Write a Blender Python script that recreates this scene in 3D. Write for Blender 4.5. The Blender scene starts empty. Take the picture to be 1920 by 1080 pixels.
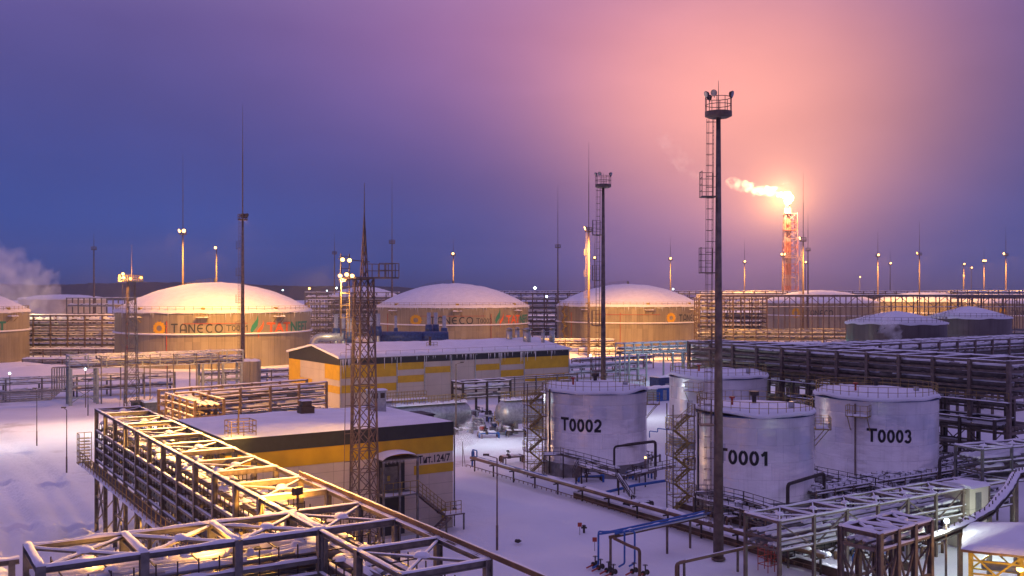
import bpy, math, random
from mathutils import Vector, Matrix, noise
from math import sin, cos, pi, radians, sqrt

# ------------------------------------------------------------------ camera
F = 1867.0; H = 21.0; HZ = 546.0
sc = bpy.context.scene
cd = bpy.data.cameras.new('camera'); cam = bpy.data.objects.new('camera', cd)
sc.collection.objects.link(cam); sc.camera = cam
cam.location = (0, 0, H); cam.rotation_euler = (pi / 2, 0, 0)
cd.sensor_width = 36; cd.lens = 36 * F / 1920; cd.shift_y = (HZ - 540) / 1920
cd.clip_start = 0.5; cd.clip_end = 20000

# ------------------------------------------------------------------ dusk sky (procedural, by direction only)
world = bpy.data.worlds.new("World"); sc.world = world; world.use_nodes = True
wn = world.node_tree; wn.nodes.clear()
def N(nt, t, **k):
    n = nt.nodes.new(t)
    for a, b in k.items(): setattr(n, a, b)
    return n
def math_(nt, op, a, b=None, c=None):
    n = N(nt, 'ShaderNodeMath', operation=op)
    for i, v in enumerate((a, b, c)):
        if v is None: continue
        if isinstance(v, (int, float)): n.inputs[i].default_value = v
        else: nt.links.new(v, n.inputs[i])
    return n.outputs[0]
def ramp(nt, fac, stops, interp='LINEAR'):
    n = N(nt, 'ShaderNodeValToRGB'); cr = n.color_ramp; cr.interpolation = interp
    while len(cr.elements) > 1: cr.elements.remove(cr.elements[-1])
    cr.elements[0].position = stops[0][0]; cr.elements[0].color = (*stops[0][1], 1)
    for p, c in stops[1:]:
        e = cr.elements.new(p); e.color = (*c, 1)
    nt.links.new(fac, n.inputs[0]); return n.outputs[0]
tc = N(wn, 'ShaderNodeTexCoord'); sp = N(wn, 'ShaderNodeSeparateXYZ'); wn.links.new(tc.outputs['Generated'], sp.inputs[0])
dx, dy, dz = sp.outputs
base = ramp(wn, math_(wn, 'ADD', math_(wn, 'MULTIPLY', dz, 1.0), 0.1),
            [(0.0, (.030, .030, .085)), (0.1, (.006, .028, .125)), (0.125, (.010, .050, .225)), (0.17, (.026, .066, .28)),
             (0.24, (.054, .072, .285)), (0.35, (.11, .090, .30)), (0.5, (.28, .20, .45)), (0.8, (.29, .23, .54)), (1.0, (.29, .23, .54))])
front = math_(wn, 'MULTIPLY', math_(wn, 'MAXIMUM', dy, 0.0), 1.0)
def lobe(cx, cz, sx, sz, col, k, rot=0.0, power=2.0):
    a = math_(wn, 'SUBTRACT', dx, cx); b = math_(wn, 'SUBTRACT', dz, cz)
    c, s = cos(rot), sin(rot)
    u = math_(wn, 'ADD', math_(wn, 'MULTIPLY', a, c / sx), math_(wn, 'MULTIPLY', b, s / sx))
    v = math_(wn, 'ADD', math_(wn, 'MULTIPLY', a, -s / sz), math_(wn, 'MULTIPLY', b, c / sz))
    r2 = math_(wn, 'ADD', math_(wn, 'MULTIPLY', u, u), math_(wn, 'MULTIPLY', v, v))
    if power != 2.0: r2 = math_(wn, 'POWER', r2, power / 2)
    g = math_(wn, 'MULTIPLY', math_(wn, 'EXPONENT', math_(wn, 'MULTIPLY', r2, -1.0)), front)
    g = math_(wn, 'MULTIPLY', g, k)
    n = N(wn, 'ShaderNodeVectorMath', operation='SCALE'); n.inputs[0].default_value = col
    wn.links.new(g, n.inputs['Scale']); return n.outputs[0]
def vadd(a, b):
    n = N(wn, 'ShaderNodeVectorMath', operation='ADD'); wn.links.new(a, n.inputs[0]); wn.links.new(b, n.inputs[1]); return n.outputs[0]
ns = N(wn, 'ShaderNodeTexNoise'); ns.inputs['Scale'].default_value = 3.0; ns.inputs['Detail'].default_value = 4
mp = N(wn, 'ShaderNodeMapping'); mp.inputs['Scale'].default_value = (1, 1, 2.6)
wn.links.new(tc.outputs['Generated'], mp.inputs[0]); wn.links.new(mp.outputs[0], ns.inputs['Vector'])
cl = math_(wn, 'ADD', math_(wn, 'MULTIPLY', ns.outputs['Fac'], 0.5), 0.75)
g1 = lobe(.225, .18, .20, .14, (.80, .60, .80), 1.0, rot=-.12)
inv = N(wn, 'ShaderNodeVectorMath', operation='SUBTRACT'); inv.inputs[0].default_value = (1, 1, 1); wn.links.new(g1, inv.inputs[1])
bm_ = N(wn, 'ShaderNodeVectorMath', operation='MULTIPLY'); wn.links.new(base, bm_.inputs[0]); wn.links.new(inv.outputs[0], bm_.inputs[1]); base = bm_.outputs[0]
tot = vadd(lobe(.225, .190, .155, .110, (.90, .35, .24), 1.0, rot=-.12), lobe(.11, .28, .27, .15, (.35, .11, .13), 1.0))
tot = vadd(tot, lobe(.20, .05, .15, .10, (.15, .06, .09), 1.0))
tot = vadd(tot, lobe(.2595, .088, .050, .040, (.75, .26, .06), 0.75, power=1.4))
tot = vadd(tot, lobe(.2595, .088, .014, .014, (1.8, .9, .25), 1.0, power=1.2))
tot = vadd(tot, base)
vm = N(wn, 'ShaderNodeVectorMath', operation='SCALE'); wn.links.new(tot, vm.inputs[0]); wn.links.new(cl, vm.inputs['Scale'])
bg = N(wn, 'ShaderNodeBackground'); bg.inputs['Strength'].default_value = 1.0
wn.links.new(vm.outputs[0], bg.inputs['Color'])
wo = N(wn, 'ShaderNodeOutputWorld'); wn.links.new(bg.outputs[0], wo.inputs['Surface'])

# exposure
sc.view_settings.view_transform = 'Standard'; sc.view_settings.look = 'None'
sc.view_settings.exposure = 0.0; sc.view_settings.gamma = 1.0
sc.cycles.use_denoising = True
sc.cycles.max_bounces = 4; sc.cycles.diffuse_bounces = 2; sc.cycles.glossy_bounces = 2
sc.cycles.transparent_max_bounces = 6; sc.cycles.volume_bounces = 3; sc.cycles.sample_clamp_indirect = 4
sc.cycles.volume_step_rate = 1.0; sc.cycles.volume_max_steps = 64

# ------------------------------------------------------------------ light colours used by the lamps and the added lights
SOD = (1.0, .43, .075); WARM = (1.0, .70, .32); COOL = (.62, .95, 1.0); TEAL = (.35, 1.0, .85); WHITE = (.85, .92, 1.0)

# ------------------------------------------------------------------ pixel helpers: where things stand, measured from the photograph
def G(px, py): Y = H * F / (py - HZ); return Vector(((px - 960) / F * Y, Y, 0))
def PZ(px, py, z): Y = (H - z) * F / (py - HZ); return Vector(((px - 960) / F * Y, Y, z))
def PY(px, py, Y): return Vector(((px - 960) / F * Y, Y, H - (py - HZ) / F * Y))
TH = radians(32.5); U = Vector((cos(TH), sin(TH), 0)); V = Vector((-sin(TH), cos(TH), 0)); Z = Vector((0, 0, 1))
rnd = random.Random(7)

# ------------------------------------------------------------------ materials
MAT = {}
def mat(name, col, rough=.6, metal=0.0, var=.12, scale=2.0, bump=0.0, bscale=8.0, emit=None, estr=0.0, fn=None, col2=None):
    if name in MAT: return MAT[name]
    m = bpy.data.materials.new(name); m.use_nodes = True; nt = m.node_tree
    b = nt.nodes['Principled BSDF']
    b.inputs['Roughness'].default_value = rough; b.inputs['Metallic'].default_value = metal
    tcn = N(nt, 'ShaderNodeTexCoord')
    if var > 0:
        n = N(nt, 'ShaderNodeTexNoise'); n.inputs['Scale'].default_value = scale; n.inputs['Detail'].default_value = 5
        nt.links.new(tcn.outputs['Object'], n.inputs['Vector'])
        c2 = col2 or tuple(c * (1 - var * 2.2) for c in col)
        c1 = tuple(min(1, c * (1 + var)) for c in col)
        nt.links.new(ramp(nt, n.outputs['Fac'], [(.32, c2), (.68, c1)]), b.inputs['Base Color'])
    else: b.inputs['Base Color'].default_value = (*col, 1)
    if bump > 0:
        n2 = N(nt, 'ShaderNodeTexNoise'); n2.inputs['Scale'].default_value = bscale; n2.inputs['Detail'].default_value = 4
        nt.links.new(tcn.outputs['Object'], n2.inputs['Vector'])
        bp = N(nt, 'ShaderNodeBump'); bp.inputs['Strength'].default_value = bump; bp.inputs['Distance'].default_value = .1
        nt.links.new(n2.outputs['Fac'], bp.inputs['Height']); nt.links.new(bp.outputs[0], b.inputs['Normal'])
    if emit:
        b.inputs['Emission Color'].default_value = (*emit, 1); b.inputs['Emission Strength'].default_value = estr
    if fn: fn(nt, b, tcn)
    MAT[name] = m; return m

snow = mat('snow', (.80, .81, .84), .75, var=.03, scale=.6, bump=.35, bscale=5)
steel = mat('painted grey steel', (.17, .165, .15), .55, .2, var=.15, scale=3)
racks = mat('weathered rack steel', (.24, .21, .17), .5, .25, var=.18, scale=3)
steeld = mat('dark brown steel', (.06, .045, .038), .6, .2, var=.2, scale=2)
steelb = mat('brown steel', (.17, .125, .10), .6, .1, var=.2, scale=2)
galv = mat('galvanised steel', (.42, .43, .43), .42, .7, var=.12, scale=3)
teals = mat('pale green grey steel', (.33, .37, .35), .55, .1, var=.12, scale=3)
yels = mat('yellow painted steel', (.55, .40, .04), .5, 0, var=.15, scale=3)
ochre = mat('worn yellow brown steel', (.34, .24, .06), .55, 0, var=.25, scale=3)
pipem = mat('insulated pipe sheet', (.30, .29, .28), .38, .6, var=.16, scale=1.2)
piped = mat('dull pipe sheet', (.21, .175, .155), .5, .3, var=.22, scale=1.0)
brownp = mat('brown pipe paint', (.16, .085, .04), .5, 0, var=.2, scale=1.5)
bluep = mat('blue pipe paint', (.02, .12, .42), .45, 0, var=.12)
redp = mat('red pipe paint', (.42, .06, .03), .5, 0, var=.12)
blued = mat('dark blue machine paint', (.03, .06, .18), .45, .1, var=.2)
concrete = mat('concrete', (.25, .24, .24), .85, 0, var=.18, scale=1.2, bump=.2, bscale=12)
bundm = mat('brown earth and concrete wall', (.13, .085, .06), .9, 0, var=.25, scale=1.0, bump=.4)
black = mat('black lettering paint', (.012, .012, .014), .6, var=0)
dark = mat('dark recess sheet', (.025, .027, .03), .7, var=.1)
charcoal = mat('charcoal cladding', (.022, .027, .030), .55, .1, var=.1)
yelw = mat('yellow cladding', (.56, .35, .004), .5, 0, var=.06, scale=.8)
greenl = mat('green lettering paint', (.02, .20, .13), .6, var=0)
orangel = mat('orange lettering paint', (.75, .14, .03), .6, var=0)
sunfl = mat('sunflower yellow paint', (.70, .38, .01), .6, var=.05)
charl = mat('charcoal lettering paint', (.035, .045, .045), .6, var=0)
icem = mat('ice', (.65, .68, .72), .2, 0, var=.05)
def panel_fn(w, h, dist=.03, strength=.6):
    def f(nt, b, tcn):
        br = N(nt, 'ShaderNodeTexBrick'); br.offset = 0.0
        br.inputs['Scale'].default_value = 1.0; br.inputs['Mortar Size'].default_value = .02
        br.inputs['Brick Width'].default_value = w; br.inputs['Row Height'].default_value = h
        br.inputs['Color1'].default_value = (1, 1, 1, 1); br.inputs['Color2'].default_value = (.9, .9, .9, 1); br.inputs['Mortar'].default_value = (.35, .35, .35, 1)
        mpn = N(nt, 'ShaderNodeMapping'); mpn.inputs['Rotation'].default_value = (pi / 2, 0, 0)
        sx = N(nt, 'ShaderNodeSeparateXYZ'); cx = N(nt, 'ShaderNodeCombineXYZ')
        nt.links.new(tcn.outputs['Object'], sx.inputs[0])
        nt.links.new(math_(nt, 'ADD', sx.outputs[0], sx.outputs[1]), cx.inputs[0]); nt.links.new(sx.outputs[2], cx.inputs[1])
        nt.links.new(cx.outputs[0], br.inputs['Vector'])
        mx = N(nt, 'ShaderNodeMix', data_type='RGBA', blend_type='MULTIPLY'); mx.inputs[0].default_value = strength
        src = b.inputs['Base Color'].links[0].from_socket
        nt.links.new(src, mx.inputs[6]); nt.links.new(br.outputs['Color'], mx.inputs[7]); nt.links.new(mx.outputs[2], b.inputs['Base Color'])
    return f
whitew = mat('off white cladding panels', (.60, .52, .40), .5, .05, var=.06, scale=.5, fn=panel_fn(3.0, 1.0))
whitef = mat('pale cladding panels', (.52, .47, .37), .5, .05, var=.05, scale=.3, fn=panel_fn(3.0, 3.2))

def tankwall_fn(cseg, ribs, seams):
    # corrugated insulation sheet: vertical ribs and panel joints by angle round the shell, horizontal seams by height
    def f(nt, b, tcn):
        sx = N(nt, 'ShaderNodeSeparateXYZ'); nt.links.new(tcn.outputs['Object'], sx.inputs[0])
        ang = math_(nt, 'ARCTAN2', sx.outputs[1], sx.outputs[0])
        rib = math_(nt, 'SINE', math_(nt, 'MULTIPLY', ang, ribs))
        seg = math_(nt, 'MULTIPLY', ang, cseg / (2 * pi)); cell = math_(nt, 'FLOOR', seg); fr = math_(nt, 'FRACT', seg)
        zc = math_(nt, 'FLOOR', math_(nt, 'DIVIDE', sx.outputs[2], seams))
        cc = N(nt, 'ShaderNodeCombineXYZ'); nt.links.new(cell, cc.inputs[0]); nt.links.new(zc, cc.inputs[1])
        wn_ = N(nt, 'ShaderNodeTexWhiteNoise'); nt.links.new(cc.outputs[0], wn_.inputs['Vector'])
        joint = math_(nt, 'LESS_THAN', fr, .05)
        st = N(nt, 'ShaderNodeTexNoise'); st.inputs['Scale'].default_value = 1.0; st.inputs['Detail'].default_value = 6
        mq = N(nt, 'ShaderNodeMapping'); mq.inputs['Scale'].default_value = (1.3, 1.3, .09); nt.links.new(tcn.outputs['Object'], mq.inputs[0]); nt.links.new(mq.outputs[0], st.inputs['Vector'])
        dirt = math_(nt, 'MULTIPLY', math_(nt, 'MAXIMUM', math_(nt, 'SUBTRACT', st.outputs['Fac'], .50), 0), 1.0)
        k = math_(nt, 'SUBTRACT', math_(nt, 'SUBTRACT', math_(nt, 'ADD', math_(nt, 'MULTIPLY', wn_.outputs['Value'], .22), .84), math_(nt, 'MULTIPLY', joint, .28)), dirt)
        mx = N(nt, 'ShaderNodeVectorMath', operation='SCALE')
        nt.links.new(b.inputs['Base Color'].links[0].from_socket, mx.inputs[0]); nt.links.new(k, mx.inputs['Scale'])
        nt.links.new(mx.outputs[0], b.inputs['Base Color'])
        bp = N(nt, 'ShaderNodeBump'); bp.inputs['Strength'].default_value = .35; bp.inputs['Distance'].default_value = .05
        nt.links.new(math_(nt, 'SUBTRACT', rib, joint), bp.inputs['Height']); nt.links.new(bp.outputs[0], b.inputs['Normal'])
        nt.links.new(math_(nt, 'ADD', math_(nt, 'MULTIPLY', wn_.outputs['Value'], .12), .38), b.inputs['Roughness'])
    return f
bigwall = mat('tan corrugated tank cladding', (.36, .315, .21), .4, .3, var=.05, scale=.15, fn=tankwall_fn(84, 700, 7.2))
backwall = mat('grey corrugated tank cladding', (.17, .14, .13), .34, .6, var=.08, scale=.3, fn=tankwall_fn(50, 300, 5.5))
def shell_fn(nt, b, tcn):
    sx = N(nt, 'ShaderNodeSeparateXYZ'); nt.links.new(tcn.outputs['Object'], sx.inputs[0])
    ang = math_(nt, 'ARCTAN2', sx.outputs[1], sx.outputs[0])
    zc = math_(nt, 'DIVIDE', sx.outputs[2], 1.62)
    row = math_(nt, 'FLOOR', zc); zf = math_(nt, 'FRACT', zc)
    col = math_(nt, 'ADD', math_(nt, 'MULTIPLY', ang, 3.1), math_(nt, 'MULTIPLY', row, .37)); cf = math_(nt, 'FRACT', col)
    seam = math_(nt, 'MAXIMUM', math_(nt, 'LESS_THAN', zf, .014), math_(nt, 'LESS_THAN', cf, .007))
    n = N(nt, 'ShaderNodeTexNoise'); n.inputs['Scale'].default_value = .55; n.inputs['Detail'].default_value = 3
    mp_ = N(nt, 'ShaderNodeMapping'); mp_.inputs['Scale'].default_value = (1, 1, 2.4)
    nt.links.new(tcn.outputs['Object'], mp_.inputs[0]); nt.links.new(mp_.outputs[0], n.inputs['Vector'])
    bp = N(nt, 'ShaderNodeBump'); bp.inputs['Strength'].default_value = .28; bp.inputs['Distance'].default_value = .35
    nt.links.new(math_(nt, 'SUBTRACT', n.outputs['Fac'], math_(nt, 'MULTIPLY', seam, .02)), bp.inputs['Height']); nt.links.new(bp.outputs[0], b.inputs['Normal'])
    mx = N(nt, 'ShaderNodeVectorMath', operation='SCALE')
    nt.links.new(b.inputs['Base Color'].links[0].from_socket, mx.inputs[0])
    wn_ = N(nt, 'ShaderNodeTexWhiteNoise'); cc = N(nt, 'ShaderNodeCombineXYZ'); nt.links.new(row, cc.inputs[0]); nt.links.new(math_(nt, 'FLOOR', col), cc.inputs[1]); nt.links.new(cc.outputs[0], wn_.inputs['Vector'])
    st = N(nt, 'ShaderNodeTexNoise'); st.inputs['Scale'].default_value = 1.0; st.inputs['Detail'].default_value = 6
    mq = N(nt, 'ShaderNodeMapping'); mq.inputs['Scale'].default_value = (4, 4, .22); nt.links.new(tcn.outputs['Object'], mq.inputs[0]); nt.links.new(mq.outputs[0], st.inputs['Vector'])
    dirt = math_(nt, 'MULTIPLY', math_(nt, 'MAXIMUM', math_(nt, 'SUBTRACT', st.outputs['Fac'], .56), 0), .8)
    k = math_(nt, 'SUBTRACT', math_(nt, 'SUBTRACT', math_(nt, 'ADD', math_(nt, 'MULTIPLY', wn_.outputs['Value'], .06), .95), math_(nt, 'MULTIPLY', seam, .40)), dirt)
    nt.links.new(math_(nt, 'ADD', math_(nt, 'MULTIPLY', wn_.outputs['Value'], .14), .24), b.inputs['Roughness'])
    nt.links.new(k, mx.inputs['Scale']); nt.links.new(mx.outputs[0], b.inputs['Base Color'])
shellm = mat('white aluminium tank shell', (.82, .80, .78), .30, .38, var=.05, scale=.6, fn=shell_fn)

# ------------------------------------------------------------------ mesh builder
class MB:
    def __init__(s): s.v = []; s.f = []
    def add(s, vs, fs):
        o = len(s.v); s.v += [tuple(v) for v in vs]; s.f += [tuple(i + o for i in f) for f in fs]; return s
    def box(s, a, b):
        x0, y0, z0 = a; x1, y1, z1 = b
        return s.add([(x0, y0, z0), (x1, y0, z0), (x1, y1, z0), (x0, y1, z0), (x0, y0, z1), (x1, y0, z1), (x1, y1, z1), (x0, y1, z1)],
                     [(0, 3, 2, 1), (4, 5, 6, 7), (0, 1, 5, 4), (1, 2, 6, 5), (2, 3, 7, 6), (3, 0, 4, 7)])
    def prism(s, p, q, prof, up=None):
        p = Vector(p); q = Vector(q); d = (q - p)
        if d.length < 1e-6: return s
        d.normalize(); up = Vector(up) if up else (Vector((0, 0, 1)) if abs(d.z) < .95 else Vector((0, 1, 0)))
        x = d.cross(up).normalized(); y = x.cross(d).normalized(); n = len(prof)
        vs = [p + x * a + y * b for a, b in prof] + [q + x * a + y * b for a, b in prof]
        fs = [(i, (i + 1) % n, n + (i + 1) % n, n + i) for i in range(n)] + [tuple(range(n - 1, -1, -1)), tuple(range(n, 2 * n))]
        return s.add(vs, fs)
    def beam(s, p, q, w, h=None, up=None):
        h = h or w; return s.prism(p, q, [(-w / 2, -h / 2), (w / 2, -h / 2), (w / 2, h / 2), (-w / 2, h / 2)], up)
    def ibeam(s, p, q, w, h, t=None, up=None):
        t = t or .12 * w; a, b = w / 2, h / 2
        return s.prism(p, q, [(-a, -b), (a, -b), (a, -b + t), (t / 2, -b + t), (t / 2, b - t), (a, b - t), (a, b), (-a, b), (-a, b - t), (-t / 2, b - t), (-t / 2, -b + t), (-a, -b + t)], up)
    def tube(s, p, q, r, n=8, r2=None):
        if r2 is None: return s.prism(p, q, [(r * cos(2 * pi * i / n), r * sin(2 * pi * i / n)) for i in range(n)])
        p = Vector(p); q = Vector(q); d = (q - p).normalized(); up = Vector((0, 0, 1)) if abs(d.z) < .95 else Vector((0, 1, 0))
        x = d.cross(up).normalized(); y = x.cross(d)
        vs = [c + (x * cos(2 * pi * i / n) + y * sin(2 * pi * i / n)) * rr for c, rr in ((p, r), (q, r2)) for i in range(n)]
        return s.add(vs, [(i, (i + 1) % n, n + (i + 1) % n, n + i) for i in range(n)] + [tuple(range(n - 1, -1, -1)), tuple(range(n, 2 * n))])
    def path(s, pts, r, n=8):
        pts = [Vector(p) for p in pts]
        # round the bends
        out = [pts[0]]
        for i in range(1, len(pts) - 1):
            a = (pts[i - 1] - pts[i]); b = (pts[i + 1] - pts[i]); k = min(r * 2.2, a.length * .45, b.length * .45)
            A = pts[i] + a.normalized() * k; B = pts[i] + b.normalized() * k
            for t in (0, .33, .67, 1): out.append(A * (1 - t) ** 2 + pts[i] * 2 * t * (1 - t) + B * t * t)
        out.append(pts[-1]); o = len(s.v); m = len(out)
        ref = None
        for i, c in enumerate(out):
            d = (out[min(i + 1, m - 1)] - out[max(i - 1, 0)]).normalized()
            if ref is None: ref = Vector((0, 0, 1)) if abs(d.z) < .9 else Vector((0, 1, 0))
            x = d.cross(ref).normalized(); y = x.cross(d).normalized(); ref = y
            s.v += [tuple(c + (x * cos(2 * pi * j / n) + y * sin(2 * pi * j / n)) * r) for j in range(n)]
        for i in range(m - 1):
            for j in range(n): s.f.append((o + i * n + j, o + i * n + (j + 1) % n, o + (i + 1) * n + (j + 1) % n, o + (i + 1) * n + j))
        s.f.append(tuple(o + j for j in range(n - 1, -1, -1))); s.f.append(tuple(o + (m - 1) * n + j for j in range(n))); return s
    def lathe(s, prof, n=48, c=(0, 0, 0), a0=0, a1=2 * pi, jitter=0.0, seed=0):
        full = abs(a1 - a0 - 2 * pi) < 1e-6; o = len(s.v); m = n if full else n + 1
        for k, (r, z) in enumerate(prof):
            for i in range(m):
                a = a0 + (a1 - a0) * i / n
                jz = jitter * noise.noise(Vector((r * cos(a) * .35 + seed, r * sin(a) * .35, seed))) if jitter else 0
                s.v.append((c[0] + r * cos(a), c[1] + r * sin(a), c[2] + z + jz))
        for k in range(len(prof) - 1):
            for i in range(n):
                j = (i + 1) % m
                s.f.append((o + k * m + i, o + k * m + j, o + (k + 1) * m + j, o + (k + 1) * m + i))
        return s
    def ridge(s, p, q, w, h, seed=0, step=.45):      # lumpy snow lying along a beam or pipe
        p = Vector(p); q = Vector(q); d = q - p; L = d.length
        if L < .2: return s
        n = max(2, int(L / step)); d.normalize(); x = Vector((d.y, -d.x, 0)).normalized(); o = len(s.v)
        for i in range(n + 1):
            c = p + (q - p) * (i / n); k = .62 + .75 * noise.noise(Vector((c.x * 1.1 + seed, c.y * 1.1, c.z + seed * .7)))
            k2 = max(.2, k + .12 * noise.noise(c * 3.1)); ww = w * (.50 + .12 * k)
            for a, b in ((-1, -.15), (-.8, .55), (-.25, 1), (.35, .95), (.85, .5), (1, -.15)):
                s.v.append(tuple(c + x * (a * ww) + Vector((0, 0, b * h * k2 if b > 0 else b * h))))
        for i in range(n):
            for j in range(5): s.f.append((o + i * 6 + j, o + i * 6 + j + 1, o + (i + 1) * 6 + j + 1, o + (i + 1) * 6 + j))
        s.f.append(tuple(o + j for j in range(5, -1, -1))); s.f.append(tuple(o + n * 6 + j for j in range(6))); return s
    def blob(s, c, rx, ry, rz, seed=0, n=8):
        o = len(s.v); c = Vector(c)
        for i in range(1, 5):
            ph = pi / 2 * i / 5
            for j in range(n):
                a = 2 * pi * j / n; k = 1 + .3 * noise.noise(Vector((cos(a) * 2 + seed, sin(a) * 2, i)))
                s.v.append((c.x + rx * k * cos(a) * cos(ph - .3), c.y + ry * k * sin(a) * cos(ph - .3), c.z + rz * sin(ph - .3)))
        s.v.append((c.x, c.y, c.z + rz))
        for i in range(3):
            for j in range(n): s.f.append((o + i * n + j, o + i * n + (j + 1) % n, o + (i + 1) * n + (j + 1) % n, o + (i + 1) * n + j))
        for j in range(n): s.f.append((o + 3 * n + j, o + 3 * n + (j + 1) % n, o + 4 * n))
        return s
    def rail(s, pts, h=1.1, r=.03, step=1.5, mids=1, closed=False):
        pts = [Vector(p) for p in pts]
        if closed: pts = pts + [pts[0]]
        for a, b in zip(pts, pts[1:]):
            for k in range(mids + 1):
                z = Vector((0, 0, h * (1 - k / (mids + 1)))); s.beam(a + z, b + z, r * 1.6)
            n = max(1, int(round((b - a).length / step)))
            for i in range(n + (1 if b is pts[-1] and not closed else 0)):
                c = a + (b - a) * (i / n); s.beam(c, c + Vector((0, 0, h)), r * 1.6)
        return s
    def build(s, name, m, parent=None, smooth=False):
        me = bpy.data.meshes.new(name); me.from_pydata(s.v, [], s.f); me.materials.append(m)
        if smooth: me.shade_smooth()
        ob = bpy.data.objects.new(name, me); sc.collection.objects.link(ob)
        if parent is not None: ob.parent = parent
        return ob
def thing(name, label, cat, loc=(0, 0, 0), rz=0.0, group=None, kind=None):
    o = bpy.data.objects.new(name, None); sc.collection.objects.link(o); o.empty_display_size = .5
    o.location = loc; o.rotation_euler = (0, 0, rz); o['label'] = label; o['category'] = cat
    if group: o['group'] = group
    if kind: o['kind'] = kind
    return o
def tag(o, label, cat, group=None, kind=None):
    o['label'] = label; o['category'] = cat
    if group: o['group'] = group
    if kind: o['kind'] = kind
    return o
def light(loc, energy, col, target=None, angle=80, size=.3, name='lamp_or_added_light', blend=.6):
    ld = bpy.data.lights.new(name, 'SPOT' if target is not None else 'POINT'); ld.energy = energy; ld.color = col; ld.shadow_soft_size = size
    o = bpy.data.objects.new(name, ld); sc.collection.objects.link(o); o.location = loc
    if target is not None:
        ld.spot_size = radians(angle); ld.spot_blend = blend
        o.rotation_euler = (Vector(target) - Vector(loc)).to_track_quat('-Z', 'Y').to_euler()
    return o
def lampmat(name, col, s): return mat(name, tuple(min(1, c) for c in col), var=0, emit=col, estr=s)
lamp_warm = lampmat('lit sodium lamp', (1.0, .45, .10), 5)
lamp_hot = lampmat('bright sodium lamp', (1.0, .50, .14), 7)
lamp_cool = lampmat('lit white lamp', (.75, .95, 1.0), 8)
lamp_teal = lampmat('lit teal lamp', (.35, 1.0, .8), 6)
HAZE = 0.00008
# ------------------------------------------------------------------ ground: one snow sheet to the horizon
tracks = [[G(-30, 800), G(40, 850), G(95, 905), G(150, 985), G(185, 1075)], [G(-60, 850), G(-10, 905), G(35, 985), G(60, 1075)]]
mounds = [(G(895, 1000), 3.0, .35), (G(770, 960), 2.5, .5), (G(90, 700), 14, 2.2), (G(25, 690), 10, 1.6), (G(250, 720), 12, 1.2), (G(1100, 900), 3, .3),
          (G(1330, 720), 8, .5), (G(1230, 720), 7, .8), (G(1560, 1050), 3, .5), (G(1700, 1000), 3, .6), (G(1580, 980), 3, .6), (G(1050, 1050), 3, .25), (G(960, 990), 4, .3)]
segs = [(a, b) for t in tracks for a, b in zip(t, t[1:])]
def hgt(x, y):
    h = .30 * (noise.noise(Vector((x * .055, y * .055, 0)))) + .05 * noise.noise(Vector((x * .3, y * .22, 3)))
    if 30 < y < 150: h += .05 * noise.noise(Vector((x * .9, y * .9, 7)))
    for c, r, k in mounds:
        d2 = ((x - c.x) ** 2 + (y - c.y) ** 2) / (r * r)
        if d2 < 6: h += k * math.exp(-d2)
    if x < -20 and y < 180:
        for a, b in segs:
            dx_, dy_ = b.x - a.x, b.y - a.y; t = max(0, min(1, ((x - a.x) * dx_ + (y - a.y) * dy_) / (dx_ * dx_ + dy_ * dy_)))
            d = sqrt((x - a.x - t * dx_) ** 2 + (y - a.y - t * dy_) ** 2)
            if d < 6: h += -.34 * math.exp(-((d - .95) / .42) ** 2) + .12 * math.exp(-((d - 1.9) / .4) ** 2) - .04 * math.exp(-(d / 1.0) ** 2)
    return h - .12
gx = [95 * s + 3000 * s ** 9 for s in [(-1 + 2 * i / 500) for i in range(501)]]
gy = [95 + 95 * s + 3000 * s ** 9 for s in [(-1 + 2 * i / 500) for i in range(501)]]
gm = MB()
gm.v = [(x, y, hgt(x, y)) for y in gy for x in gx]; nx = len(gx)
gm.f = [(j * nx + i, j * nx + i + 1, (j + 1) * nx + i + 1, (j + 1) * nx + i) for j in range(len(gy) - 1) for i in range(nx - 1)]
def gfn(nt, b, tcn):
    n = N(nt, 'ShaderNodeTexNoise'); n.inputs['Scale'].default_value = .9; n.inputs['Detail'].default_value = 8; n.inputs['Roughness'].default_value = .65
    nt.links.new(tcn.outputs['Object'], n.inputs['Vector'])
    bp = N(nt, 'ShaderNodeBump'); bp.inputs['Strength'].default_value = .45; bp.inputs['Distance'].default_value = .35
    nt.links.new(n.outputs['Fac'], bp.inputs['Height']); nt.links.new(bp.outputs[0], b.inputs['Normal'])
    # grit and bare patches blown clear of snow
    g1_ = N(nt, 'ShaderNodeTexNoise'); g1_.inputs['Scale'].default_value = .055; g1_.inputs['Detail'].default_value = 7; g1_.inputs['Roughness'].default_value = .7
    nt.links.new(tcn.outputs['Object'], g1_.inputs['Vector'])
    dirtm = ramp(nt, g1_.outputs['Fac'], [(.60, (0, 0, 0)), (.66, (.5, .5, .5)), (.74, (.8, .8, .8))])
    mxx = N(nt, 'ShaderNodeMix', data_type='RGBA'); nt.links.new(dirtm, mxx.inputs[0]); nt.links.new(b.inputs['Base Color'].links[0].from_socket, mxx.inputs[6]); mxx.inputs[7].default_value = (.42, .38, .36, 1)
    nt.links.new(mxx.outputs[2], b.inputs['Base Color'])
ground_m = mat('ground snow', (.80, .80, .82), .8, var=.04, scale=.08, fn=gfn)
g = gm.build('ground', ground_m, smooth=True); g['kind'] = 'structure'

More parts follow.
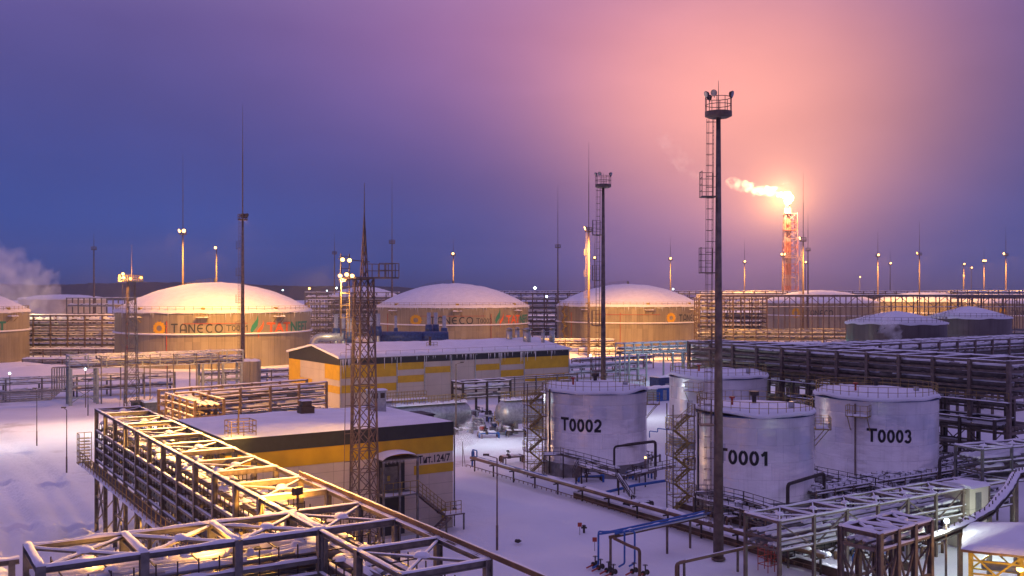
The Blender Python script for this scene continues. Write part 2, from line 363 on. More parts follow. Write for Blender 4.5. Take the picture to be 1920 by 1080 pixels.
# far wooded rise on the left of the horizon
fm = mat('far dark woodland', (.030, .032, .036), .95, var=.3, scale=.02)
m = MB(); xs = [-1900 + 12 * i for i in range(230)]
for k, (yy, zz) in enumerate(((2300, 0), (2330, 1), (2600, .97), (2900, .0))):
    for x in xs:
        prof = 42 * (1 - 1 / (1 + math.exp(-(x + 160) / 90))) * (.9 + .2 * noise.noise(Vector((x * .003, 0, 5)))) + 4 * noise.noise(Vector((x * .05, k, 1))) + 2.5 * noise.noise(Vector((x * .3, k, 2)))
        m.v.append((x, yy, max(-2, prof * zz) if zz else -2))
n_ = len(xs)
m.f = [(k * n_ + i, k * n_ + i + 1, (k + 1) * n_ + i + 1, (k + 1) * n_ + i) for k in range(3) for i in range(n_ - 1)]
o = m.build('wooded_hill', fm); o['kind'] = 'structure'

# ------------------------------------------------------------------ lettering helpers
def ang_at(c, R, px):          # angle on the shell of a tank seen at photo column px (side facing the camera)
    dx_ = (px - 960) / F; d = Vector((dx_, 1, 0)).normalized(); b = d.x * c.x + d.y * c.y; q = c.x ** 2 + c.y ** 2 - R * R
    disc = max(0.0, b * b - q); t = b - sqrt(disc); return math.atan2(d.y * t - c.y, d.x * t - c.x)
def z_at(py, dist): return H - (py - HZ) / F * dist
def fontmesh(txt, size=1.0, offset=.0):
    cu = bpy.data.curves.new('lettering', 'FONT'); cu.body = txt; cu.size = size; cu.offset = offset; cu.resolution_u = 4
    ob = bpy.data.objects.new('lettering', cu); sc.collection.objects.link(ob)
    dg = bpy.context.evaluated_depsgraph_get(); me = bpy.data.meshes.new_from_object(ob.evaluated_get(dg))
    vs = [v.co.copy() for v in me.vertices]; fs = [tuple(p.vertices) for p in me.polygons]
    bpy.data.objects.remove(ob); bpy.data.curves.remove(cu); bpy.data.meshes.remove(me)
    x0 = min(v.x for v in vs); x1 = max(v.x for v in vs); y0 = min(v.y for v in vs); y1 = max(v.y for v in vs)
    return [Vector(((v.x - x0) / (x1 - x0), (v.y - y0) / (y1 - y0), 0)) for v in vs], fs
def strokes(polys, w):          # polylines in a unit-ish plane -> strip mesh
    vs = []; fs = []
    for pl in polys:
        pts = [Vector((a, b, 0)) for a, b in pl]; o = len(vs)
        for i, p in enumerate(pts):
            d = ((pts[min(i + 1, len(pts) - 1)] - p).normalized() + (p - pts[max(i - 1, 0)]).normalized()).normalized()
            nrm = Vector((-d.y, d.x, 0)) * w / 2; vs += [p + nrm, p - nrm]
        for i in range(len(pts) - 1): fs.append((o + 2 * i, o + 2 * i + 1, o + 2 * i + 3, o + 2 * i + 2))
    return vs, fs
def arc(cx, cy, rx, ry, a0, a1, n=12): return [(cx + rx * cos(radians(a0 + (a1 - a0) * i / n)), cy + ry * sin(radians(a0 + (a1 - a0) * i / n))) for i in range(n + 1)]
GL = {'T': [[(-.05, .92), (.75, .92)], [(.35, .92), (.35, 0)]],
      'a': [[(.08, 0), (.08, .5)] + arc(.42, .52, .34, .42, 180, 0)[0:] + [(.76, 0)], [(.08, .30), (.76, .30)]],
      'N': [[(.08, 0), (.08, .92)], [(.08, .92), (.72, .03)], [(.72, 0), (.72, .95)]],
      'e': [arc(.46, .47, .40, .43, 60, 300), [(.1, .47), (.66, .47)]],
      'C': [arc(.46, .47, .40, .43, 50, 310)], 'O': [arc(.46, .47, .40, .43, 0, 360, 20)]}
GL['0'] = [arc(.31, .47, .215, .40, 90, 450, 20)]
GL['1'] = [[(.07, .66), (.20, .72), (.33, .90)], [(.36, .94), (.36, 0)]]
GL['2'] = [arc(.31, .63, .215, .24, 170, -20, 12) + [(.40, .38), (.16, .16), (.09, .08)], [(.03, .075), (.57, .075)]]
GL['3'] = [arc(.29, .66, .20, .21, 165, -85, 12), arc(.29, .25, .235, .23, 90, -160, 12)]
def word(ws, w=.15, adv=None):
    vs = []; fs = []; x = 0
    for ch in ws:
        a, b = strokes(GL[ch], w); o = len(vs); vs += [v + Vector((x, 0, 0)) for v in a]; fs += [tuple(i + o for i in f) for f in b]; x += (.80 if ch == 'T' else adv) if adv else 1.0
    x1 = max(v.x for v in vs); x0 = min(v.x for v in vs)
    return [Vector(((v.x - x0) / (x1 - x0), v.y, 0)) for v in vs], fs
def sunflower():
    vs = []; fs = []; n = 14
    for i in range(n):
        a = 2 * pi * i / n; k = len(vs)
        for r, da in ((.55, -.2), (.82, -.22), (1.0, 0), (.82, .22), (.55, .2)): vs.append(Vector((.5 + .5 * r * cos(a + da), .5 + .5 * r * sin(a + da), 0)))
        fs.append((k, k + 1, k + 2, k + 3, k + 4))
    k = len(vs); m_ = 28
    for r in (.38, .70):
        for i in range(m_): a = 2 * pi * i / m_; vs.append(Vector((.5 + .5 * r * cos(a), .5 + .5 * r * sin(a), .3)))
    for i in range(m_): fs.append((k + i, k + (i + 1) % m_, k + m_ + (i + 1) % m_, k + m_ + i))
    return vs, fs
def leaf(side):
    L = [(.50, 1.0), (.42, .80), (.12, .55), (.02, .36), (.10, .18), (.22, .32), (.48, .52), (.54, .75)] if side == 0 else [(.86, .78), (.90, .60), (.82, .40), (.62, .24), (.56, .0), (.44, .22), (.50, .36), (.74, .52), (.84, .64)]
    return [Vector((a, b, 0)) for a, b in L], [tuple(range(len(L)))]
def wrap(shape, name, m, parent, R, a0, a1, z0, z1, off=.05):
    # bend a flat unit shape round the shell; parent sits at the tank axis on the ground
    vs, fs = shape; mb = MB()
    import bmesh
    bm = bmesh.new(); bv = [bm.verts.new(v) for v in vs]
    for f in fs:
        try: bm.faces.new([bv[i] for i in f])
        except ValueError: pass
    arcL = abs(a1 - a0) * R
    if arcL > 3:
        for k in range(1, int(arcL / .7)):
            bmesh.ops.bisect_plane(bm, geom=bm.verts[:] + bm.edges[:] + bm.faces[:], plane_co=(k / int(arcL / .7), 0, 0), plane_no=(1, 0, 0))
    bm.verts.index_update()
    for v in bm.verts:
        a = a0 + (a1 - a0) * v.co.x; r = R + off + .012 * v.co.z
        mb.v.append((r * cos(a), r * sin(a), z0 + (z1 - z0) * v.co.y))
    mb.f = [tuple(v.index for v in f.verts) for f in bm.faces]; bm.free()
    return mb.build(name, m, parent)

# ------------------------------------------------------------------ large tanks
def big_tank(label, cx, Y, zr=15.3, R=28.0, rise=8.0, marks=(), detail=True, group=None, cat='storage tank', wallm=None, stair_px=None, red_px=(), foam_px=(), girder=9.2, zb=0.0):
    c = Vector(((cx - 960) / F * Y, Y, 0)); t = thing('storage_tank', label, cat, c, 0, group)
    def at(px): return ang_at(c, R, px)
    m = MB(); m.lathe([(R, zb - .5), (R, zr)], 160); m.build('shell', wallm or bigwall, t, True)
    m = MB(); sr = (R * R + rise * rise) / (2 * rise); prof = [(R + .35, zr - .35), (R + .45, zr + .15)]
    for i in range(1, 15):
        r = R * (1 - i / 14); prof.append((max(r, .02), zr + .35 + rise - (sr - sqrt(sr * sr - r * r))))
    m.lathe(prof, 120, jitter=.25, seed=cx * .01); m.build('snow_roof', snow, t, True)
    if girder:
        m = MB(); m.lathe([(R + .02, girder - .15), (R + .55, girder - .15), (R + .6, girder + .25), (R + .02, girder + .3)], 120); m.build('wind_girder', snow, t, True)
    if detail:
        m = MB(); pts = [(( R - .2) * cos(2 * pi * i / 72), (R - .2) * sin(2 * pi * i / 72), zr + .3) for i in range(72)]
        m.rail(pts, 1.2, .045, 2.4, closed=True); m.build('roof_railing', ochre, t)
        for k, px in enumerate(foam_px):
            a = at(px); e = Vector((cos(a), sin(a), 0)); s_ = Vector((-sin(a), cos(a), 0)); m = MB()
            for q in (-1.4, 1.4): m.beam(e * (R + .0) + s_ * q + Z * (zr - 3.0), e * (R + 1.5) + s_ * q + Z * (zr - 1.6), .12)
            cpt = e * (R + .8) + Z * (zr - 1.5); m.prism(cpt - s_ * 1.6, cpt + s_ * 1.6, [(-.8, -.06), (.8, -.06), (.8, .06), (-.8, .06)])
            p = [e * (R + 1.5) + s_ * q + Z * (zr - 1.44) for q in (-1.6, 1.6)]; m.rail(p, 1.1, .04, 1.0)
            m.build('foam_platform', ochre, t)
            m = MB(); m.ridge(cpt - s_ * 1.6 + Z * .06, cpt + s_ * 1.6 + Z * .06, 1.4, .4); m.build('platform_snow', snow, t)
            m = MB(); m.box((-.5, -.5, 0), (.5, .5, .9)); b_ = m.build('foam_chamber', yels, t); b_.location = e * (R - .9) + Z * (zr + .3); b_.rotation_euler[2] = a
        m = MB(); a = radians(150)        # ladder rail over the dome to its crown
        pr = []
        for i in range(15):
            r = R * (1 - i / 14); pr.append(Vector((r * cos(a), r * sin(a), zr + .4 + rise - (sr - sqrt(sr * sr - r * r)))))
        m.rail(pr, 1.1, .05, 2.0); m.tube((0, 0, zr + rise), (0, 0, zr + rise + 1.4), .4, 8); m.build('dome_handrail', steel, t)
        for px in red_px:
            a = at(px); m = MB(); m.path([((R + .25) * cos(a), (R + .25) * sin(a), 0.2), ((R + .25) * cos(a), (R + .25) * sin(a), zr - 2.4)], .10, 6); m.build('fire_water_pipe', redp, t)
        m = MB(); m.lathe([(R + .35, zr - 3.2), (R + .35, zr - 3.05)], 90, a0=at(cx - 60) , a1=at(cx + 60)); m.build('drencher_pipe', redp, t)
        m = MB()
        for i in range(170):
            a = 2 * pi * rnd.random(); L = .3 + rnd.random() ** 3 * 1.6; e = Vector((cos(a), sin(a), 0)) * (R + .38); m.tube(e + Z * (zr - .3), e + Z * (zr - .3 - L), .09, 4, .01)
        o_ = m.build('icicles', icem, t); o_['kind'] = 'stuff'
    if stair_px:
        a = at(stair_px); e = Vector((cos(a), sin(a), 0)); s_ = Vector((-sin(a), cos(a), 0)); m = MB(); base = e * (R + 1.3)
        cs = [base + s_ * p + e * q for p in (-1.6, 1.6) for q in (-.9, .9)]
        for q in cs: m.beam(q, q + Z * (zr + 1), .16)
        nl = 8
        for i in range(nl):
            z0 = (zr - .2) * i / nl; z1 = (zr - .2) * (i + 1) / nl; sgn = 1 if i % 2 else -1
            m.beam(base - s_ * 1.4 * sgn + Z * z0, base + s_ * 1.4 * sgn + Z * z1, .7, .12); m.beam(base - s_ * 1.4 * sgn + Z * (z0 + 1), base + s_ * 1.4 * sgn + Z * (z1 + 1), .08)
            for q in (0, 1, 2, 3):
                pass
            m.beam(cs[0] + Z * z1, cs[2] + Z * z1, .14); m.beam(cs[1] + Z * z1, cs[3] + Z * z1, .14)
        m.build('access_stair', ochre, t)
    for mk in marks:
        kind, p0, p1, zc, h = mk[:5]; a0, a1 = at(p0), at(p1)
        if len(mk) > 5: a1 = a0 + mk[5] / R       # runs out of sight round the shell: give its arc length in metres
        z0, z1 = zc - h / 2, zc + h / 2
        if kind == 'sun': wrap(sunflower(), 'sunflower_emblem', sunfl, t, R, a0, a1, z0, z1)
        elif kind == 'taneco': wrap(word('TaNeCO'), 'lettering', charl, t, R, a0, a1, z0, z1)
        elif kind == 'tat': wrap(fontmesh('TAT', 1, .03), 'lettering', orangel, t, R, a0, a1, z0, z1)
        elif kind == 'neft': wrap(fontmesh('NEFT', 1, .03), 'lettering', greenl, t, R, a0, a1, z0, z1)
        elif kind == 't': wrap(fontmesh('T', 1, .03), 'lettering', greenl, t, R, a0, a1, z0, z1)
        elif kind == 'flame': wrap(leaf(0), 'emblem_leaf', greenl, t, R, a0, a1, z0, z1); wrap(leaf(1), 'emblem_leaf', orangel, t, R, a0, a1, z0, z1)
        else: wrap(word(kind, .12, .68), 'lettering', charl, t, R, a0, a1, z0, z1)
    return t
D1, D2, D3 = 298, 372, 394
GB = 'large tan storage tanks with snowy domes'
big_tank('large tan snow domed tank lit warm orange, left of the long striped building', 403.5, D1, 15.3, marks=[('sun', 286, 312, 10.9, 4.0), ('taneco', 321, 418, 10.95, 2.5), ('T0001', 424, 464, 10.9, 1.7), ('flame', 469, 497, 11.2, 6.6), ('tat', 500, 544, 10.8, 2.9), ('neft', 545, 575, 10.8, 2.9)],
         group=GB, red_px=(313, 240, 458), foam_px=(380, 520, 258))
big_tank('large tan tank with snowy dome marked T0003, behind the roof of the long striped building', 850, D2, 15.5, marks=[('sun', 768, 792, 10.9, 4.2), ('taneco', 806, 887, 10.9, 2.6), ('T0003', 893, 922, 10.7, 1.9), ('flame', 928, 946, 11.6, 6.8), ('tat', 949, 974, 11.0, 3.0), ('neft', 974.5, 988, 11.0, 3.0)],
         group=GB, red_px=(920, 728), foam_px=(740, 858, 968))
big_tank('third large snow domed tank, behind two tall masts, sunflower emblem near its right edge', 1177.5, D3, 15.5, marks=[('sun', 1249, 1267, 11.1, 4.2), ('taneco', 1273, 1307, 11.0, 2.7)],
         group=GB, red_px=(1072, 1163), foam_px=(1100, 1216, 1296), stair_px=1063)
big_tank('large tan tank cut off by the left edge, end of green lettering on it', -138, 300, 15.0, marks=[('t', -4, 11, 10.6, 3.1)], group=GB, red_px=(), foam_px=(20,))
big_tank('far tan tank with sunflower emblem seen through the tall rack on the right', 1536, 500, 15.5, rise=5.6, marks=[('sun', 1484, 1501, 10.6, 5.2), ('taneco', 1511, 1562, 10.6, 3.0)], detail=False, group=GB)
big_tank('far tan tank behind the tall rack at the right edge of the view', 1925, 500, 15.5, rise=5.6, marks=[('sun', 1872, 1889, 10.6, 5.2), ('taneco', 1896, 1940, 10.6, 3.0)], detail=False, group=GB)
big_tank('far tan tank behind the tall rack, between the two sunflower tanks there', 1735, 560, 15.5, rise=4.6, detail=False, group=GB)
big_tank('far pale tank with low snowy dome behind the steam at left', 118, 470, 17.5, 19, 1.6, detail=False, wallm=whitef, girder=0, group='pale far tanks')
big_tank('far tank with snowy dome just above the racks between the first two big tanks', 682, 560, 18.0, 20, 5.2, detail=False, group='pale far tanks', wallm=backwall, girder=0)

# two grey tanks at right
def cone_tank(label, px, Y, R, zr, rise):
    c = Vector(((px - 960) / F * Y, Y, 0)); t = thing('storage_tank', label, 'storage tank', c, 0, 'grey tanks with ribbed walls')
    MB().lathe([(R, -.5), (R, zr)], 96).build('shell', backwall, t, True)
    MB().lathe([(R + .3, zr - .3), (R + .35, zr + .1), (R * .6, zr + rise * .5), (R * .3, zr + rise * .82), (.05, zr + rise)], 64, jitter=.3, seed=px).build('snow_roof', snow, t, True)
    MB().lathe([(R + .02, zr - 4.6), (R + .15, zr - 4.6), (R + .15, zr - 4.3), (R + .02, zr - 4.3)], 80).build('stiffening_ring', steel, t)
    m = MB(); m.rail([((R - .1) * cos(2 * pi * i / 48), (R - .1) * sin(2 * pi * i / 48), zr + .1) for i in range(48)], 1.1, .035, 1.4, closed=True); m.build('roof_railing', steelb, t)
    m = MB(); a = radians(205); m.rail([((R - .2) * k * cos(a), (R - .2) * k * sin(a), zr + .3 + rise * (1 - k)) for k in (1, .75, .5, .25, 0)], 1.1, .035, 1.4); m.build('roof_ladder', steelb, t)
cone_tank('grey ribbed tank with snowy cone roof, the nearer of the two at right', 1680, 213, 10.1, 14.4, 2.4)
cone_tank('grey ribbed tank with snowy cone roof, behind and right of its twin', 1817, 262, 10.1, 14.2, 2.9)

# ------------------------------------------------------------------ near white tanks
def stair_tower(label, p, zt, rz=0.0, n=7, group='zigzag stair towers beside the white tanks'):
    t = thing('stair_tower', label, 'stair tower', p, rz, group); w, d = 2.2, 1.5
    for a in (0, w):
        for b in (0, d): MB().beam((a, b, -.4), (a, b, zt + 1.1), .1).build('post', steelb, t)
    for i in range(n):
        z0 = zt * i / n; z1 = zt * (i + 1) / n; s_ = i % 2; x0, x1 = (.3, w - .3) if s_ == 0 else (w - .3, .3); y = .38 if s_ == 0 else d - .38
        m = MB()
        for yy in (y - .3, y + .3): m.beam((x0, yy, z0), (x1, yy, z1), .04, .16)
        for k in range(6): f = (k + .5) / 6; m.box((x0 + (x1 - x0) * f - .12, y - .3, z0 + (z1 - z0) * f), (x0 + (x1 - x0) * f + .12, y + .3, z0 + (z1 - z0) * f + .04))
        m.build('stair_flight', ochre, t)
        xl = w if s_ == 0 else 0; m = MB(); a, b = (w - .35, w + .15) if s_ == 0 else (-.15, .35)
        m.box((a, -.05, z1 - .06), (b, d + .05, z1)); m.build('landing', steelb, t)
        m = MB(); m.box((a + .04, 0, z1 + .003), (b - .04, d, z1 + .10)); m.build('landing_snow', snow, t)
        m = MB()
        yo = -.04 if s_ == 0 else d + .04
        m.rail([(x0, yo, z0), (x1, yo, z1)], 1.05, .028, .7, 1)
        m.rail([(b if s_ == 0 else a, 0, z1), (b if s_ == 0 else a, d, z1)], 1.05, .028, .7, 1)
        for yy in (0, d): m.beam((0, yy, z1 - .1), (w, yy, z1 - .1), .07)
        for zz in (z0 + .35, z0 + .75, z1 + .0):
            m.beam((0, -.06, zz), (w, -.06, zz), .035); m.beam((-.04, 0, zz), (-.04, d, zz), .035); m.beam((w + .04, 0, zz), (w + .04, d, zz), .035)
        for q in (.2, .4, .6, .8): m.beam((w * q, -.06, z0 + .3), (w * q, -.06, z0 + .9), .03)
        m.build('handrail', yels if i % 2 else ochre, t)
    MB().tube((w + .5, .2, 0), (w + .5, .2, zt + .4), .10, 8).build('riser_pipe', steeld, t)
    return t
def near_tank(label, px, Y, R, zb, zr, txt=None, tpx=None, tz=None, th=1.35, rail_side=(), box_px=None, vents=((0, 0),)):
    c = Vector(((px - 960) / F * Y, Y, 0)); t = thing('storage_tank', label, 'storage tank', c, 0, 'white cylindrical tanks on concrete bases')
    MB().lathe([(R + .12, -.5), (R + .12, zb)], 96).build('concrete_base', concrete, t, True)
    MB().lathe([(R + .12, zb), (R, zb + .06), (R, zr)], 128).build('shell', shellm, t, True)
    MB().lathe([(R + .03, zr - .10), (R + .12, zr - .10), (R + .12, zr), (R + .03, zr)], 96).build('rim_band', blued, t, True)
    MB().lathe([(R + .1, zr + .01), (R + .22, zr + .16), (R + .05, zr + .42), (R * .7, zr + .60), (R * .35, zr + .85), (.05, zr + .98)], 72, jitter=.35, seed=px * .1).build('snow_roof', snow, t, True)
    m = MB(); n = 40; m.rail([((R - .12) * cos(2 * pi * i / n), (R - .12) * sin(2 * pi * i / n), zr + .25) for i in range(n)], 1.15, .03, 1.0, 1, True)
    m.build('roof_railing', ochre, t)
    m = MB(); m.tube((0, 0, zr + .7), (0, 0, zr + 1.5), .22, 10); m.tube((0, 0, zr + 1.5), (0, 0, zr + 1.9), .5, 12); m.build('roof_vent', steeld, t)
    m = MB(); m.tube((R * .55, -R * .35, zr + .5), (R * .55, -R * .35, zr + 1.1), .3, 10); m.build('roof_hatch', galv, t, True)
    m = MB(); m.tube((-R * .45, -R * .3, zr + .5), (-R * .45, -R * .3, zr + 1.4), .12, 8); m.tube((-R * .45, -R * .3, zr + 1.4), (-R * .45, -R * .3, zr + 1.55), .28, 10); m.build('breather_valve', redp, t, True)
    a = ang_at(c, R, px - 62); e = Vector((cos(a), sin(a), 0)); MB().tube(e * R + Z * (zb - .35), e * (R + .35) + Z * (zb - .35), .42, 16).build('manhole', galv, t, True)
    if txt:
        a0, a1 = ang_at(c, R, tpx[0]), ang_at(c, R, tpx[1]); wrap(word(txt, .20, .70), 'lettering', black, t, R, a0, a1, tz - th / 2, tz + th / 2, .03)
    for px_ in rail_side:
        a = ang_at(c, R, px_) if isinstance(px_, (int, float)) and px_ > 10 else px_
        e = Vector((cos(a), sin(a), 0)); s_ = Vector((-sin(a), cos(a), 0)); m = MB(); z = zr - 1.6
        m.prism(e * (R + .75) - s_ * 1.1 + Z * z, e * (R + .75) + s_ * 1.1 + Z * z, [(-.75, -.05), (.75, -.05), (.75, .05), (-.75, .05)])
        for q in (-1, 1): m.beam(e * (R + 1.3) + s_ * q + Z * z, e * R + s_ * q + Z * (z - 1.6), .07)
        m.rail([e * (R + .05) - s_ * 1.1 + Z * z, e * (R + 1.5) - s_ * 1.1 + Z * z, e * (R + 1.5) + s_ * 1.1 + Z * z, e * (R + .05) + s_ * 1.1 + Z * z], 1.15, .03, .75, 1)
        m.build('side_platform', ochre, t)
        MB().ridge(e * (R + .75) - s_ * 1.0 + Z * (z + .05), e * (R + .75) + s_ * 1.0 + Z * (z + .05), 1.2, .2).build('platform_snow', snow, t)
    if box_px:
        a = ang_at(c, R, box_px - 16); MB().path([((R + .14) * cos(a), (R + .14) * sin(a), zr - .4), ((R + .14) * cos(a), (R + .14) * sin(a), zb + .2)], .07, 8).build('down_pipe', brownp, t)
    return t, c
near_tank('white tank marked T0002, leftmost of the near tanks', 1116, 118, 6.05, 1.35, 9.4, 'T0002', (1052, 1128), 5.9, 1.5, rail_side=(-.15,))
near_tank('white tank marked T0001 standing behind the nearest tall mast', 1414, 99, 5.72, 1.15, 9.15, 'T0001', (1345, 1439), 5.35, 1.42, rail_side=(-.2,))
near_tank('white tank marked T0003, rightmost of the near tanks', 1642, 110, 6.45, 1.45, 9.55, 'T0003', (1625, 1709), 5.95, 1.4, rail_side=(1613,), box_px=1620)
near_tank('white tank without number behind the tank marked T0001', 1346, 137, 6.6, 1.3, 9.45, rail_side=(1305,))
stair_tower('zigzag stair tower left of the white tank marked T0002', PY(989, 850, 114).xy.to_3d(), 9.3, .25)
stair_tower('zigzag stair tower left of the white tank marked T0001', PY(1262, 850, 95.5).xy.to_3d(), 9.0, .25)

# ------------------------------------------------------------------ pipe racks
def rackpipes(W, n, r0, r1, seed):
    r = random.Random(seed); out = []; y = .25
    gaps = [(W - .5) * (i + .5) / n + .25 for i in range(n)]
    for g_ in gaps: out.append((g_ + r.uniform(-.08, .08), r.uniform(r0, r1)))
    return out
def pipe_rack(label, p0, dirv, L, W, levels, ztop, bay, col=.28, m=steel, pm=None, z0=-.4, top=True, cross=True, snowy=1.0, walk=None, brace_low=None, brace_side=False,
              group=None, name='pipe_rack', cat='pipe rack', offset=0, legs=None, supports=False, side_beams=True, near=False, rail_top=None, pn=8, clump=False):
    d = Vector(dirv).normalized(); rz = math.atan2(d.y, d.x); t = thing(name, label, cat, (p0[0], p0[1], 0), rz, group)
    nb = max(1, int(round(L / bay))); bay = L / nb; sn = MB(); rr = random.Random(int(p0[0] * 7 + p0[1])); pms = pm or [pipem, piped, steel]
    prim = (lambda mb, a, b, w, h=None: mb.ibeam(a, b, w, h or w)) if near else (lambda mb, a, b, w, h=None: mb.beam(a, b, w, h or w))
    for i in range(nb + 1):
        if legs and i % legs: zz = levels[0][0] - .2
        else: zz = z0
        for y in (0, W):
            mb = MB(); mb.v = []; prim(mb, (i * bay, y, zz), (i * bay, y, ztop), col, col); mb.build('column', m, t)
    # top frame
    if top:
        for i in range(nb + 1):
            mb = MB(); prim(mb, (i * bay, col / 2, ztop - col * .5), (i * bay, W - col / 2, ztop - col * .5), col * .8, col); mb.build('cross_beam', m, t)
            if snowy: sn.ridge((i * bay, -.05, ztop), (i * bay, W + .05, ztop), col * .85, .12 * snowy, seed=i)
    if side_beams:
        for y in (0, W):
            mb = MB(); prim(mb, (0, y, ztop - col * .42 - .003), (L, y, ztop - col * .42 - .003), col * .62, col * .8); mb.build('side_beam', m, t)
            if snowy: sn.ridge((-.1, y, ztop - .03), (L + .1, y, ztop - .03), col * .7, .11 * snowy, seed=y + 9)
    if cross:
        for i in range(nb):
            if cross == 2 and i % 2: continue
            a = (i * bay, 0, ztop - col * .5); b = ((i + 1) * bay, W, ztop - col * .5); c_ = (i * bay, W, ztop - col * .5); e = ((i + 1) * bay, 0, ztop - col * .5)
            for p, q in ((a, b), (c_, e)):
                p = Vector(p); q = Vector(q); k = (q - p).normalized() * col * .5; mb = MB(); mb.beam(p + k, q - k - Z * .02, col * .32); mb.build('top_brace', m, t)
                if snowy: sn.ridge(p + k + Z * col * .15, q - k + Z * col * .15, col * .42, .09 * snowy, seed=i)
            if snowy and clump: sn.blob(((i + .5) * bay, W / 2, ztop - col * .4), .34, .34, .24, seed=i)
    for li, (z, pipes) in enumerate(levels):
        for i in range(nb + 1):
            mb = MB(); mb.beam((i * bay, col / 2, z - col * .4), (i * bay, W - col / 2, z - col * .4), col * .6, col * .75); mb.build('tier_beam', m, t)
        for y in (0, W):
            mb = MB(); mb.beam((0, y, z - col * .4), (L, y, z - col * .4), col * .4, col * .62); mb.build('side_beam', m, t)
            if snowy and y == 0: sn.ridge((0, y, z - col * .1), (L, y, z - col * .1), col * .5, .1 * snowy, seed=li)
        for j, (y, r) in enumerate(pipes):
            x0 = -offset * rr.random(); x1 = L + offset * rr.random(); mb = MB(); mb.tube((x0, y, z + r), (x1, y, z + r), r, pn); mb.build('pipe', pms[rr.randrange(len(pms))], t, True)
            if snowy and (li == len(levels) - 1 or rr.random() < .35):
                c0 = 0.0
                while c0 < L:
                    c1 = min(L, c0 + rr.uniform(2, 9)); sn.ridge((c0, y, z + 2 * r - r * .3), (c1, y, z + 2 * r - r * .3), r * 1.7, (.13 + r * .35) * snowy, seed=j + li * 5); c0 = c1 + rr.uniform(.2, 2.2)
        if supports:
            mb = MB(); k = int(L / .85)
            for i in range(k):
                for y in (.12, W - .12): mb.beam((i * .85, y, z - .1), (i * .85, y, z + .65), .05)
                if i % 2: mb.beam((i * .85, .1, z + .55), (i * .85, W - .1, z + .55), .05)
            mb.build('pipe_supports', steeld, t)
            if snowy:
                for i in range(int(L * 1.3)): sn.blob((rr.uniform(0, L), rr.uniform(.3, W - .3), z + .5), rr.uniform(.2, .5), rr.uniform(.15, .35), rr.uniform(.1, .28), seed=i)
    if walk:
        y, z, w = walk; mb = MB(); s_ = -1 if y < W / 2 else 1; ya, yb = sorted((y, y + s_ * w)); mb.box((-.6, ya, z - .08), (L + .3, yb, z)); mb.build('walkway', steelb, t)
        mb = MB(); mb.rail([(-.6, y + s_ * w, z), (L + .3, y + s_ * w, z)], 1.1, .03, 1.3, 1); mb.build('walkway_railing', ochre, t)
        sn.ridge((-.6, y + s_ * (w - .1), z), (L, y + s_ * (w - .1), z), .35, .12)
        mb = MB()
        for i in range(nb + 1): mb.beam((i * bay, y, z - .9), (i * bay, y + s_ * w, z - .1), .08); mb.beam((i * bay, y, z - .13), (i * bay, y + s_ * w, z - .13), .1)
        mb.build('walkway_brackets', steelb, t)
    if brace_low:
        zl, zh, which = brace_low
        for i in range(nb):
            if i % which == 0:
                for y in (0, W):
                    mb = MB(); mb.beam((i * bay, y, zl), ((i + 1) * bay, y, zh), .11); mb.beam((i * bay, y, zh), ((i + 1) * bay, y, zl), .11); mb.beam((i * bay, y, (zl + zh) / 2), ((i + 1) * bay, y, (zl + zh) / 2), .14); mb.build('cross_brace', m, t)
        for i in range(nb + 1):
            if legs and i % legs: continue
            mb = MB(); mb.beam((i * bay, 0, zl + .2), (i * bay, W, zh - .2), .09); mb.beam((i * bay, W, zl + .2), (i * bay, 0, zh - .2), .09); mb.build('cross_brace', m, t)
    if brace_side:
        zl = levels[0][0] - .2
        for i in range(nb):
            for y in (0, W):
                mb = MB(); a, b = ((i * bay, y, zl), ((i + 1) * bay, y, ztop - col)) if i % 2 else ((i * bay, y, ztop - col), ((i + 1) * bay, y, zl)); mb.beam(a, b, col * .42); mb.build('diagonal', m, t)
    if rail_top:
        mb = MB(); mb.rail([(0, 0, rail_top), (L, 0, rail_top)], 1.1, .04, 1.5); mb.build('deck_railing', m, t)
    if sn.v: sn.build('snow_cover', snow, t, True)
    return t
# ---- the near-left rack running away from the camera, lit by the tower's sodium lamps and the added floodlight
P = rackpipes
nl_left = PZ(181, 766, 10.6)               # far left top corner
R1dir = -V; W1 = 3.65; L1 = 4.07 * 15
# direction -V has its left side (+y local) at +U: the right side in the picture, so local y=0 is the picture's left face
t = pipe_rack('long open topped pipe rack lit orange, running from mid left to the bottom', nl_left, -V, L1, W1,
              [(6.15, [(.42, .34), (1.3, .2), (2.1, .16), (2.95, .22)]), (7.15, P(W1, 6, .09, .17, 1)), (7.95, P(W1, 6, .07, .15, 2)), (8.75, [(.5, .12), (1.05, .28), (1.75, .2), (2.4, .11), (3.0, .13)])],
              10.6, 4.07, .3, racks, walk=(0, 5.7, 1.25), brace_low=(.4, 5.3, 2), supports=True, near=True, clump=True, cross=2, snowy=.5, group='pipe racks with open frame tops')
m = MB()     # little stair on the far end
for i in range(9): m.box((-1.9, -1.2, 5.7 + .27 * i), (-1.5 - 0 * i, -.3, 5.74 + .27 * i)) if i < 1 else m.box((-1.6 + .0 * i - .0, -1.15, 5.7 + .27 * i), (-.9, -.35, 5.74 + .27 * i))
m.rail([(-1.9, -1.3, 5.7), (-.7, -1.3, 5.7)], 2.6, .03, .6, 4); m.rail([(-1.9, -1.3, 5.7), (-1.9, -.1, 5.7)], 2.6, .03, .6, 4); m.build('access_stair', ochre, t)
m = MB(); m.box((-2.0, -1.35, 5.6), (-.6, 0, 5.68)); m.build('end_platform', steelb, t)

